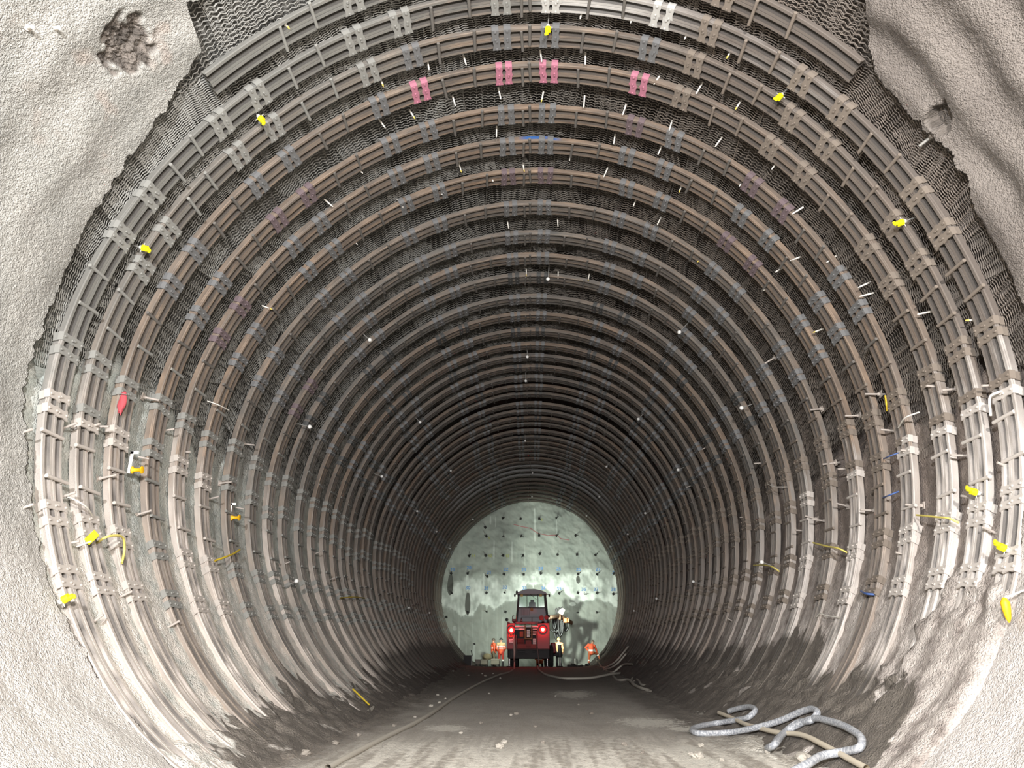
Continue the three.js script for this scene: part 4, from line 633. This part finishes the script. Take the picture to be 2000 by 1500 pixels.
{ // cab: side walls, pillars, roof, glass, grille
  const cd = RD + 0.4, ct = 1.9;
  const cab = part(rig, 'cab', merge([prism([[1011, 1216], [1013.5, 1187], [1065, 1187], [1068, 1216], [1064, 1216], [1061, 1205], [1018, 1205], [1015, 1216]], cd, 0.12), prism([[1018, 1205], [1061, 1205], [1057, 1216], [1022, 1216]], cd + 0.1, 0.1), slab(1012.5, 1187, 1014.5, 1214, cd, ct), slab(1064, 1187, 1067, 1214, cd, ct), slab(1013, 1187, 1066, 1210, cd + ct - 0.1, 0.1)]), RM.grey);
  const l = []; for (let u = 1015.5; u < 1035; u += 2.2) l.push(slab(u, 1189.5, u + 1, 1202.5, cd - 0.02, 0.03, 0)); part(cab, 'louvre', merge(l), std(S(84, 80, 82), 0.6));
  part(cab, 'badge', (() => { const p = px(1038.5, 1190.5, cd - 0.02), c = new THREE.CylinderGeometry(0.1, 0.1, 0.03, 14); c.rotateX(Math.PI / 2); c.translate(p.x, p.y, p.z); return c; })(), RM.ochre);
  part(rig, 'cab_frame', merge([prism([[1007.5, 1214], [1012, 1158], [1014.6, 1158], [1013.4, 1188], [1010.5, 1214]], cd, 0.14), prism([[1062.2, 1158], [1066, 1158], [1071.5, 1214], [1068, 1214], [1064.5, 1188]], cd, 0.14), slab(1012, 1158, 1066, 1160.6, cd - 0.02, 0.14, 0), slab(1013, 1186, 1065, 1188, cd - 0.03, 0.14, 0), slab(1028.5, 1160, 1029.8, 1187, cd - 0.01, 0.08, 0), slab(1050, 1160, 1051.6, 1187, cd - 0.01, 0.08, 0), slab(1012, 1158, 1014, 1188, cd + ct - 0.12, 0.12, 0), slab(1063, 1158, 1066, 1188, cd + ct - 0.12, 0.12, 0)]), RM.dark);
  part(rig, 'rear_window', slab(1014, 1160, 1063, 1187, cd + 0.05, 0.012, 0), RM.glass);
  part(rig, 'cab_roof', prism([[1010.5, 1160], [1012, 1157], [1020, 1153.2], [1031, 1150.8], [1044, 1150.8], [1056, 1153.2], [1066, 1157], [1068, 1160]], cd - 0.1, ct + 0.2), RM.grey);
  part(rig, 'seat', merge([slab(1033, 1176, 1046, 1187, cd + 0.7, 0.2, 0.05), slab(1036, 1171, 1043, 1177, cd + 0.72, 0.15, 0.04), slab(1031, 1184, 1048, 1188, cd + 0.5, 0.5, 0.05)]), RM.dark);
  part(rig, 'wiper', rod(px(1036, 1161, cd - 0.03), px(1048, 1171, cd - 0.03), 0.014, 6), RM.dark);
  for (const [u, n] of [[1019, 0], [1056, 1]]) { const p = px(u, 1163, cd - 0.1); part(rig, 'work_lamp', box(0.16, 0.13, 0.12, p.x, p.y, p.z, 0.02), RM.lampY); }
  for (const [u, s] of [[1005.5, -1], [1073, 1]]) { const m = part(rig, 'mirror', (() => { const p = px(u, 1163, cd); return box(0.1, 0.16, 0.1, p.x, p.y, p.z, 0.03); })(), RM.dark); part(m, 'mirror_arm', rod(px(u, 1162, cd), px(u - s * 7, 1160, cd), 0.02, 6), RM.dark); }
  part(rig, 'beacon', (() => { const p = px(1009.5, 1157, cd + 0.2), c = new THREE.CylinderGeometry(0.06, 0.07, 0.2, 12); c.translate(p.x, p.y, p.z); return c; })(), RM.dark);
  part(rig, 'handrail', merge([rod(px(1008.5, 1214, cd - 0.3), px(1008.5, 1202, cd - 0.3), 0.022, 6), rod(px(1001, 1214, cd), px(1001, 1203, cd), 0.025, 6), rod(px(1001, 1203, cd), px(1004, 1203, cd), 0.025, 6), rod(px(1039, 1206, cd - 0.05), px(1039, 1221, cd - 0.05), 0.02, 6), rod(px(1074, 1202, cd), px(1074, 1216, cd), 0.025, 6)]), RM.redDust);
}
{ // wheels and jacks
  const wheel = (x, d, r, w) => { const y = floorH(x, d) + r, t = new THREE.LatheGeometry([[r * 0.55, -w / 2], [r * 0.86, -w / 2], [r, -w * 0.36], [r, w * 0.36], [r * 0.86, w / 2], [r * 0.55, w / 2]].map((q) => new THREE.Vector2(...q)), 30); t.rotateZ(Math.PI / 2); t.translate(x, y, -d); const W = part(rig, 'wheel', t, RM.tyre); const c = new THREE.CylinderGeometry(r * 0.56, r * 0.5, w * 0.8, 20); c.rotateZ(Math.PI / 2); c.translate(x, y, -d); part(W, 'rim', c, RM.rim); const lug = []; for (let k = 0; k < 20; k++) { const a = k / 20 * Math.PI * 2, b = box(w * 0.9, 0.05, 0.07); b.translate(0, r, 0); b.rotateX(a); b.translate(x, y, -d); lug.push(b); } part(W, 'tread', merge(lug), RM.tyre); };
  wheel(-1.02, 48.1, 0.62, 0.5); wheel(1.12, 48.1, 0.62, 0.5); wheel(-1.02, 51.6, 0.62, 0.5); wheel(1.12, 51.6, 0.62, 0.5);
  for (const [u, v0, d, r] of [[995, 1284, RD + 0.15, 0.07], [1069, 1284, RD + 0.15, 0.045], [1093.5, 1284, 50, 0.07], [1001.5, 1286, 49.5, 0.05]]) { const a = px(u, v0, d), y = floorH(a.x, d); const j = part(rig, 'jack', rod(V(a.x, a.y + 0.3, a.z), V(a.x, y + 0.06, a.z), r, 10), RM.chrome); const f = new THREE.CylinderGeometry(0.17, 0.2, 0.06, 14); f.translate(a.x, y + 0.03, a.z); part(j, 'foot', f, RM.dark); part(j, 'sleeve', rod(V(a.x, a.y + 0.75, a.z), V(a.x, a.y, a.z), r + 0.05, 10), RM.dark); }
  part(rig, 'outrigger', merge([box(0.9, 0.22, 0.25, px(1085, 1280, 50).x, px(1085, 1278, 50).y, -50.1, 0.03)]), RM.dark);
  part(rig, 'side_tank', slab(1076, 1255, 1086, 1276, 49, 1.6, 0.08), RM.red);
}
{ // boom folded at the right, its hoses, the lamp box
  const q = (u, v, d) => px(u, v, d);
  const bm = part(rig, 'boom', merge([rod(q(1066, 1208, 48.6), q(1092, 1203, 51.6), 0.14, 10), rod(q(1092, 1203, 51.6), q(1116, 1216, 52.6), 0.16, 10, 0.13), rod(q(1108, 1209, 52), q(1116, 1218, 54), 0.1, 8), box(0.5, 0.28, 0.4, q(1088, 1206, 51.4).x, q(1088, 1206, 51.4).y, -51.4, 0.04)]), RM.brown);
  part(bm, 'feed_head', (() => { const p = q(1097, 1194, 51.8), b = box(0.34, 0.42, 0.4, 0, 0, 0, 0.06); b.rotateZ(-0.5); b.translate(p.x, p.y, p.z); return b; })(), RM.white);
  part(bm, 'cylinder', merge([rod(q(1086.5, 1199, 51.6), q(1084.5, 1190, 51.6), 0.03, 6), rod(q(1089, 1198, 51.6), q(1086.5, 1187.5, 51.6), 0.06, 8), rod(q(1092.5, 1192, 51.7), q(1091.5, 1186, 51.7), 0.05, 8), rod(q(1094, 1189, 51.6), q(1099.5, 1185, 51.6), 0.04, 8)]), RM.dark);
  part(bm, 'lamp_box', (() => { const p = q(1104, 1212, 51.3); return merge([box(0.22, 0.27, 0.24, p.x, p.y, p.z, 0.03), box(0.12, 0.22, 0.2, p.x + 0.2, p.y, p.z, 0.02)]); })(), RM.orange);
  const hp = (list, d, r) => tube(list.map(([u, v]) => q(u, v, d)), r, 40, 7);
  [[[[1072, 1228], [1080, 1233], [1088, 1233], [1092, 1222], [1092, 1210]], 51.4], [[[1084, 1209], [1083, 1230], [1086, 1248], [1090, 1250], [1095, 1238], [1096, 1212]], 51.6], [[[1087, 1208], [1087, 1230], [1090, 1244], [1096, 1240], [1099, 1228], [1099, 1212]], 51.9], [[[1090, 1208], [1091, 1228], [1094, 1242], [1098, 1236], [1100, 1214]], 51.2], [[[1100, 1216], [1101, 1226], [1105, 1232], [1109, 1228], [1110, 1216], [1108, 1208]], 51.7], [[[1081, 1206], [1080, 1218], [1083, 1228], [1087, 1214]], 51.5], [[[1098, 1206], [1103, 1220], [1106, 1228], [1110, 1222], [1111, 1212]], 52]].forEach(([l, d], k) => part(rig, 'hydraulic_hose', hp(l, d, 0.05 + 0.012 * (k % 3)), RM.hose));
  for (const s of [-1, 1]) part(rig, 'front_boom', merge([rod(V(s * 0.5, 1.7, -52.6), V(s * 0.9, 2.0, -54.6), 0.15, 10), rod(V(s * 0.9, 2.0, -54.6), V(s * 1.0, 1.7, -55.4), 0.1, 10)]), RM.brown);
  for (const [pts] of [[[[1009, 1240], [1008, 1262], [1005.5, 1285], [1003.5, 1300], [1001, 1309]]], [[[1047, 1236], [1049, 1262], [1052, 1290], [1053, 1302], [1055, 1309]]]]) part(rig, 'cable', tube(pts.map(([u, v]) => px(u, v, RD - 0.25 - Math.max(0, v - 1290) * 0.02)), 0.035, 40, 7), std(S(98, 86, 82), 0.7));
}
// lamps of the rig that light the face
for (const [x, y, d] of RIG_LAMPS) { const l = part(rig, 'head_lamp', new THREE.CylinderGeometry(0.1, 0.07, 0.12, 14).rotateX(-Math.PI / 2).translate(x, y, -d + 0.1), RM.dark); part(l, 'lens', new THREE.CylinderGeometry(0.09, 0.09, 0.02, 14).rotateX(Math.PI / 2).translate(x, y, -d + 0.03), new THREE.MeshStandardMaterial({ color: 0xffffff, emissive: new THREE.Color(0.95, 1, 0.95), emissiveIntensity: 2, roughness: 0.4 })); }
// flood lamps on tripods behind the camera
FLOODS.forEach(([x, y, d], k) => {
  const o = thing('flood_lamp', k ? 'flood lamp on a tripod behind the camera, right of two' : 'flood lamp on a tripod behind the camera, left of two', 'lamp'); o.position.set(x, 0, -d);
  part(o, 'pole', rod(V(0, 0.6, 0.1), V(0, y, 0.1), 0.03, 8), M.steel); for (let a = 0; a < 3; a++) part(o, 'leg', rod(V(0, 0.9, 0.1), V(0.6 * Math.cos(a * 2.09), 0.02, 0.1 + 0.6 * Math.sin(a * 2.09)), 0.02, 6), M.steel);
  part(o, 'housing', box(0.56, 0.42, 0.14, 0, y, 0.08, 0.03), M.dark); part(o, 'lens', box(0.5, 0.36, 0.01, 0, y, 0.0), new THREE.MeshStandardMaterial({ color: 0xffffff, emissive: new THREE.Color(1, 0.98, 0.94), emissiveIntensity: 3 }));
});

// ---------------------------------------------------------------- crates and rubble by the face
{
  const crate = (u0, u1, v0, v1, d, depth, lab, mat) => { const a = px(u0, v1, d), b = px(u1, v0, d), x = (a.x + b.x) / 2, w = b.x - a.x, y0 = floorH(x, d), h = b.y - y0, o = thing('crate', lab, 'crate', 'worn crates beside the workers'); o.position.set(x, y0, -d);
    part(o, 'body', box(w, h - 0.16, depth, 0, h / 2 + 0.05, -depth / 2, 0.03), mat); part(o, 'rim', merge([box(w + 0.05, 0.06, 0.05, 0, h - 0.03, 0), box(w + 0.05, 0.06, 0.05, 0, h - 0.03, -depth), box(0.05, 0.06, depth, -w / 2, h - 0.03, -depth / 2), box(0.05, 0.06, depth, w / 2, h - 0.03, -depth / 2)]), mat);
    for (const s of [-1, 1]) part(o, 'foot', box(0.1, 0.12, depth * 0.9, s * w * 0.38, 0.055, -depth / 2, 0.01), M.dark); return { x, y0, h, w, d, depth }; };
  const cm = std(S(142, 135, 120), 0.85), cm2 = std(S(112, 105, 98), 0.85);
  crate(928, 937.5, 1288, 1305, 50.3, 0.55, 'narrow grey crate, leftmost of three beside the workers', cm2); const c2 = crate(938.5, 952, 1288, 1304, 50.6, 0.8, 'middle crate of three beside the workers, a bag heaped on it', cm); crate(958.5, 975, 1287, 1303, 50.9, 0.8, 'rightmost crate of three, in front of the two standing workers', cm);
  const bag = new THREE.SphereGeometry(1, 20, 14), P = bag.attributes.position; for (let i = 0; i < P.count; i++) { const x = P.getX(i), y = P.getY(i), z = P.getZ(i), q = 1 + 0.14 * n3(x * 2, y * 2, z * 2); P.setXYZ(i, x * q * 0.3, Math.max(-0.12, y * q * 0.24), z * q * 0.34); } bag.computeVertexNormals();
  const b = solo('sack', bag, std(S(122, 110, 84), 0.95), 'brown sack slumped on top of the middle crate', 'sack'); b.position.set(c2.x + 0.18, c2.y0 + c2.h + 0.11, -c2.d - c2.depth / 2);
  const a = px(913, 1294, 50), o = thing('steel_plate', 'dark steel plate standing on edge at the left wall foot beyond the crates', 'plate'); o.position.set(a.x, floorH(a.x, 50), -50); part(o, 'sheet', box(0.5, 0.62, 0.05, 0, 0.34, 0, 0.01), RM.dark); part(o, 'edge_bar', box(0.04, 0.66, 0.09, 0.27, 0.34, 0), M.steel); part(o, 'bar', rod(V(0.3, 0.6, -0.1), V(0.22, 0.95, -0.1), 0.03, 6), RM.dark);
  [[1112, 1297, 0.16], [1120, 1296, 0.22], [1136, 1297, 0.12], [1146, 1298, 0.14], [1168, 1297, 0.13], [1130, 1298, 0.1]].forEach(([u, v, s], k) => { const p = px(u, v, 50.5), m = solo('rubble_lump', stoneV[k % 4], RM.dark, `dark rubble lump on the far floor right of the rig, ${ORD[[0, 1, 3, 4, 5, 2][k]]} from left`, 'rubble', 'dark rubble lumps by the face'); m.position.set(p.x, floorH(p.x, 50.5) + s * 0.35, -50.5); m.scale.setScalar(s); m.rotation.y = k; });
  [[1123, 1289, 0], [1127, 1290, 1]].forEach(([u, v, k]) => { const p = px(u, v, 51); const r = thing('marker_post', k ? 'short dark post on the far floor, right one of a pair' : 'short pale post on the far floor, left one of a pair', 'post'); r.position.set(p.x, floorH(p.x, 51), -51); part(r, 'post', rod(V(0, 0, 0), V(0, 0.5, 0), 0.03, 8), k ? RM.dark : M.pale); part(r, 'base', box(0.16, 0.05, 0.16, 0, 0.025, 0), RM.dark); });
}

// ---------------------------------------------------------------- people
function field(bones, res, c, half, inflate = 0, k = 0.035) {
  const mc = new MarchingCubes(res, std(0xffffff), false, false, 90000), N = mc.size, F = mc.field; F.fill(-9);
  for (const [a, b, ra, rb] of bones) {
    const R = Math.max(ra, rb) + inflate + k + 0.03, lo = [0, 1, 2].map((i) => Math.max(1, Math.floor(((Math.min(a[i], b[i]) - R - c[i]) / half + 1) * N / 2))), hi = [0, 1, 2].map((i) => Math.min(N - 2, Math.ceil(((Math.max(a[i], b[i]) + R - c[i]) / half + 1) * N / 2)));
    const d = [b[0] - a[0], b[1] - a[1], b[2] - a[2]], L2 = d[0] ** 2 + d[1] ** 2 + d[2] ** 2 + 1e-9;
    for (let z = lo[2]; z <= hi[2]; z++) for (let y = lo[1]; y <= hi[1]; y++) for (let x = lo[0]; x <= hi[0]; x++) {
      const p = [c[0] + half * (x * 2 / N - 1) - a[0], c[1] + half * (y * 2 / N - 1) - a[1], c[2] + half * (z * 2 / N - 1) - a[2]];
      const t = clamp((p[0] * d[0] + p[1] * d[1] + p[2] * d[2]) / L2), q = Math.hypot(p[0] - d[0] * t, p[1] - d[1] * t, p[2] - d[2] * t) - mix(ra, rb, t) - inflate;
      const i = x + y * N + z * N * N, o = -F[i]; if (o > 8) F[i] = -q; else { const h = Math.max(k - Math.abs(o - q), 0) / k; F[i] = -(Math.min(o, q) - h * h * k * 0.25); }
    }
  }
  mc.isolation = 0; mc.update(); const n = mc.count, g = new THREE.BufferGeometry();
  g.setAttribute('position', new THREE.BufferAttribute(mc.positionArray.slice(0, n * 3), 3)); g.setAttribute('normal', new THREE.BufferAttribute(mc.normalArray.slice(0, n * 3), 3)); g.setAttribute('uv', new THREE.BufferAttribute(new Float32Array(n * 2), 2)); g.scale(half, half, half); g.translate(...c); return g;
}
const SKIN = std(0xffffff, 0.6, 0, { vertexColors: true });
const paint = (g, fn) => { const P = g.attributes.position, C = new Float32Array(P.count * 3); for (let i = 0; i < P.count; i++) { const c = fn(P.getX(i), P.getY(i), P.getZ(i)); C[i * 3] = c[0]; C[i * 3 + 1] = c[1]; C[i * 3 + 2] = c[2]; } g.setAttribute('color', new THREE.BufferAttribute(C, 3)); return g; };
// head: looks along +z, origin at its centre
const headGeo = (() => {
  const g = field([[[0, 0.03, -0.02], [0, 0.03, 0.02], 0.088, 0.085], [[0, -0.04, 0.02], [0, -0.075, 0.05], 0.062, 0.04], [[0, 0.012, 0.088], [0, -0.022, 0.112], 0.01, 0.016], [[-0.03, 0.03, 0.085], [0.03, 0.03, 0.085], 0.014, 0.014], [[-0.02, -0.05, 0.083], [0.02, -0.05, 0.083], 0.009, 0.009], [[-0.088, 0.015, -0.01], [-0.092, -0.02, -0.005], 0.016, 0.011], [[0.088, 0.015, -0.01], [0.092, -0.02, -0.005], 0.016, 0.011], [[0, -0.06, -0.01], [0, -0.14, -0.02], 0.05, 0.052]], 80, [0, -0.02, 0.01], 0.16, 0, 0.02);
  return paint(g, (x, y, z) => (z > 0.07 && y > 0.0 && y < 0.018 && Math.abs(Math.abs(x) - 0.034) < 0.013) ? S(60, 44, 38) : (z > 0.08 && Math.abs(y + 0.05) < 0.008 && Math.abs(x) < 0.026) ? S(150, 84, 76) : S(196, 146, 120));
})();
// right hand, half closed: wrist at the origin, fingers along -y, palm towards +z
const handGeo = (() => {
  const b = [[[0, 0, 0], [0, -0.085, 0.004], 0.026, 0.03], [[-0.022, -0.03, 0.002], [-0.028, -0.085, 0.004], 0.016, 0.013], [[0.022, -0.03, 0.002], [0.028, -0.085, 0.004], 0.016, 0.013]];
  [[-0.031, 0.062], [-0.011, 0.074], [0.01, 0.07], [0.03, 0.056]].forEach(([x, L]) => { const k1 = [x * 1.08, -0.088 - L * 0.42, 0.012], k2 = [x * 1.1, k1[1] - L * 0.24, 0.034], k3 = [x * 1.1, k2[1] - L * 0.06, 0.055]; b.push([[x, -0.086, 0.004], k1, 0.0095, 0.009], [k1, k2, 0.009, 0.0085], [k2, k3, 0.0085, 0.008]); });
  b.push([[-0.026, -0.03, 0.01], [-0.052, -0.062, 0.026], 0.014, 0.011], [[-0.052, -0.062, 0.026], [-0.05, -0.092, 0.042], 0.011, 0.009]);
  return paint(field(b, 76, [0, -0.08, 0.01], 0.115, 0, 0.007), () => S(190, 140, 114));
})();
const capG = (() => { const p = [[0.118, -0.005], [0.112, 0.03], [0.098, 0.068], [0.07, 0.1], [0.035, 0.118], [0, 0.123]].map((q) => new THREE.Vector2(...q)); const d = new THREE.LatheGeometry(p, 24); const br = new THREE.CylinderGeometry(0.135, 0.142, 0.01, 24); br.scale(1, 1, 1.12); br.translate(0, -0.005, 0.018); const rg = box(0.02, 0.012, 0.2, 0, 0.118, 0, 0.004); return merge([d, br, rg]); })();
const POSE = { hip: [0, 0.93, 0], chest: [0, 1.3, 0], neck: [0, 1.48, 0], head: [0, 1.64, 0.01], shL: [-0.2, 1.41, 0], shR: [0.2, 1.41, 0], elL: [-0.27, 1.14, -0.02], elR: [0.27, 1.14, -0.02], wrL: [-0.26, 0.9, 0.08], wrR: [0.26, 0.9, 0.08], hjL: [-0.1, 0.9, 0], hjR: [0.1, 0.9, 0], knL: [-0.12, 0.5, 0.02], knR: [0.12, 0.5, 0.02], anL: [-0.13, 0.1, -0.02], anR: [0.13, 0.1, -0.02], look: 0, nod: 0 };
function mirror(q) { const m = {}; for (const [k, v] of Object.entries(q)) { const n = k.endsWith('L') ? k.slice(0, -1) + 'R' : k.endsWith('R') ? k.slice(0, -1) + 'L' : k; m[n] = Array.isArray(v) ? [-v[0], v[1], v[2]] : k === 'look' ? -v : v; } return m; }
function person(lab, pose, at_, turn, col) {
  const p = { ...POSE, ...pose }, o = thing('person', lab, 'person'); o.position.copy(at_); o.rotation.y = turn;
  const torso = [[p.hip, p.chest, 0.135, 0.15], [p.chest, p.neck, 0.14, 0.075], [[p.hip[0] - 0.07, p.hip[1], p.hip[2]], [p.hip[0] + 0.07, p.hip[1], p.hip[2]], 0.12, 0.12], [p.shL, p.shR, 0.075, 0.075]];
  const arms = [[p.shL, p.elL, 0.056, 0.043], [p.elL, p.wrL, 0.043, 0.03], [p.shR, p.elR, 0.056, 0.043], [p.elR, p.wrR, 0.043, 0.03]];
  const legs = [[p.hjL, p.knL, 0.09, 0.06], [p.knL, p.anL, 0.06, 0.042], [p.hjR, p.knR, 0.09, 0.06], [p.knR, p.anR, 0.06, 0.042]];
  const foot = (a, dx = 0) => [[a[0], a[1] - 0.05, a[2] - 0.03], [a[0] + dx, a[1] - 0.06, a[2] + 0.16], 0.045, 0.038];
  const feet = [foot(p.anL), foot(p.anR)], c = [0.05, 0.9, 0], H = 1.02;
  const body = paint(field([...torso, ...arms, ...legs, ...feet, [p.neck, [p.head[0], p.head[1] - 0.05, p.head[2] - 0.01], 0.06, 0.056]], 110, c, H), () => S(190, 140, 114));
  const hd = headGeo.clone(); hd.rotateX(p.nod); hd.rotateY(p.look); hd.translate(...p.head);
  const hands = [['wrL', 'elL', -1], ['wrR', 'elR', 1]].map(([w, e, s]) => { const h = handGeo.clone(); if (s > 0) { h.scale(-1, 1, 1); const q = h.attributes.position.array, nn = h.attributes.normal.array, cc = h.attributes.color.array; for (const A of [q, nn, cc]) for (let i = 0; i < A.length; i += 9) for (let j = 0; j < 3; j++) { const t = A[i + 3 + j]; A[i + 3 + j] = A[i + 6 + j]; A[i + 6 + j] = t; } } const d = V(...p[e]).sub(V(...p[w])).normalize(); h.applyQuaternion(new THREE.Quaternion().setFromUnitVectors(V(0, 1, 0), d)); h.translate(...p[w]); return h; });
  part(o, 'body', mergeGeometries([body, hd, ...hands]), SKIN);
  const cloth = (g, fn) => paint(g, fn), cm = std(0xffffff, 0.8, 0, { vertexColors: true });
  const jk = col.jacket, tr = col.trousers, wh = S(240, 236, 228);
  const waist = p.hip[1] + 0.02;
  part(o, 'jacket', cloth(field([[[p.hip[0], p.hip[1] - 0.02, p.hip[2]], p.chest, 0.14, 0.155], [p.chest, [mix(p.chest[0], p.neck[0], 0.8), mix(p.chest[1], p.neck[1], 0.8), mix(p.chest[2], p.neck[2], 0.8)], 0.145, 0.09], [p.shL, p.shR, 0.08, 0.08], ...arms.map(([a, b, r, q], k) => [a, k % 2 ? [mix(a[0], b[0], 0.9), mix(a[1], b[1], 0.9), mix(a[2], b[2], 0.9)] : b, r, q + 0.006])], 110, c, H, 0.018), (x, y, z) => { const t = y - waist; for (const [lo, hi] of col.bands) if (t > lo && t < hi && Math.abs(x - p.chest[0]) < 0.26) return wh; return col.yoke && t > 0.36 ? col.yoke : jk; }), cm);
  part(o, 'trousers', cloth(field([[[p.hip[0] - 0.06, p.hip[1] - 0.03, p.hip[2]], [p.hip[0] + 0.06, p.hip[1] - 0.03, p.hip[2]], 0.13, 0.13], ...legs.map(([a, b, r, q], k) => [a, b, r, q + (k % 2 ? 0.016 : 0)])], 110, c, H, 0.014), (x, y, z) => { const l = Math.hypot(x - p.knL[0], y - p.knL[1], z - p.knL[2]) < Math.hypot(x - p.knR[0], y - p.knR[1], z - p.knR[2]) ? ['knL', 'anL'] : ['knR', 'anR']; const a = p[l[0]], b = p[l[1]], d = [b[0] - a[0], b[1] - a[1], b[2] - a[2]], t = ((x - a[0]) * d[0] + (y - a[1]) * d[1] + (z - a[2]) * d[2]) / (d[0] ** 2 + d[1] ** 2 + d[2] ** 2); return col.shin && t > 0.12 && t < 0.32 ? wh : col.boots2 && t > 0.32 ? S(44, 42, 42) : tr; }), cm);
  for (const f of feet) part(o, 'boot', paint(field([f, [[f[0][0], f[0][1] + 0.03, f[0][2]], [f[0][0], f[0][1] + 0.14, f[0][2]], 0.055, 0.06]], 44, [f[0][0], f[0][1] + 0.03, f[0][2] + 0.06], 0.26, 0.012), () => S(40, 38, 37)), cm);
  const hat = capG.clone(); hat.translate(0, 0.035, 0); hat.rotateX(p.nod); hat.rotateY(p.look); hat.translate(...p.head); part(o, 'helmet', hat, std(col.hat, 0.5));
}
const stand = (u, d, up = 0) => { const x = px(u, 1280, d).x; return V(x, floorH(x, d) + up, -d); };
const OR = S(232, 96, 60), OR2 = S(236, 120, 84), RDK = S(170, 52, 40), KH = S(104, 92, 72);
person('person in orange jacket and khaki trousers standing behind the crates, leftmost of all', { look: 0.5, elR: [0.2, 1.14, 0.14], wrR: [0.12, 1.0, 0.3] }, stand(963.5, 52.2), 1.9, { jacket: OR, trousers: KH, bands: [[0.2, 0.25]], hat: S(92, 80, 70) });
person('person with back turned, orange jacket with white bands and red trousers, left of rig', { elL: [-0.27, 1.15, 0.05], wrL: [-0.16, 1.0, 0.22], elR: [0.3, 1.14, 0.02], wrR: [0.22, 0.96, 0.2], look: -0.4 }, stand(978.5, 51.6), Math.PI - 0.15, { jacket: OR, yoke: S(206, 168, 120), trousers: RDK, bands: [[0.18, 0.24], [0.29, 0.35]], shin: true, boots2: true, hat: S(58, 60, 56) });
person('person in orange jacket and dark trousers half hidden beside the right of the rig', { look: 0.3 }, stand(1091.5, 51.6), Math.PI, { jacket: S(238, 170, 120), trousers: S(72, 76, 72), bands: [], hat: S(236, 208, 120) });
person('person in orange work suit with one foot raised on the wall slope, far right', mirror({ hip: [0.0, 0.9, 0], chest: [0.03, 1.22, 0.1], neck: [0.06, 1.38, 0.16], head: [0.13, 1.52, 0.22], shL: [-0.16, 1.35, 0.12], shR: [0.22, 1.3, 0.14], elL: [-0.36, 1.2, 0.0], wrL: [-0.2, 1.0, 0.0], elR: [0.34, 1.08, 0.24], wrR: [0.4, 0.9, 0.3], hjL: [-0.1, 0.88, 0], hjR: [0.1, 0.88, 0], knL: [-0.16, 0.48, 0.04], anL: [-0.2, 0.1, -0.02], knR: [0.42, 0.8, 0.22], anR: [0.6, 0.46, 0.2], look: -0.5 }), stand(1155, 52.4), Math.PI, { jacket: OR, trousers: S(176, 92, 56), bands: [[0.04, 0.16]], shin: true, hat: S(110, 92, 78) });
person('person crouching in bright orange with white bands beyond the rig, seen beneath it', { hip: [0, 0.38, -0.1], chest: [0, 0.66, 0.12], neck: [0, 0.8, 0.24], head: [0, 0.93, 0.32], shL: [-0.2, 0.76, 0.18], shR: [0.2, 0.76, 0.18], elL: [-0.28, 0.54, 0.3], wrL: [-0.2, 0.4, 0.46], elR: [0.28, 0.54, 0.3], wrR: [0.2, 0.4, 0.46], hjL: [-0.1, 0.36, -0.08], hjR: [0.1, 0.36, -0.08], knL: [-0.17, 0.48, 0.3], knR: [0.17, 0.48, 0.3], anL: [-0.16, 0.1, 0.02], anR: [0.16, 0.1, 0.02], nod: 0.3 }, stand(1054, 53.6), Math.PI, { jacket: OR2, trousers: OR2, bands: [[0.06, 0.13], [0.22, 0.29]], hat: S(238, 238, 230) });

// ---------------------------------------------------------------- lights
function spot(x, y, d, inten, col, tx, ty, td, angle, pen, rad_) {
  const l = new THREE.SpotLight(col, inten, 0, angle, pen, 2); l.position.set(x, y, -d); l.target.position.set(tx, ty, -td); scene.add(l); scene.add(l.target); l.castShadow = true; l.shadow.radius = rad_; return l;
}
for (const [x, y, d, inten, col, ax, ay, ad] of FLOODS) spot(x, y, d + 0.12, inten, col, ax, ay, ad, 1.35, 0.3, 8);
for (const [x, y, d, inten] of RIG_LAMPS) spot(x, y, d, inten, 0xf1fff2, x * 0.6, y + 1.2, FACE_D, 1.2, 0.5, 5);
scene.traverse((o) => { if (o.isMesh) { o.castShadow = true; o.receiveShadow = true; } if (o.userData._c) delete o.userData._c; });
renderer.render(scene, camera);
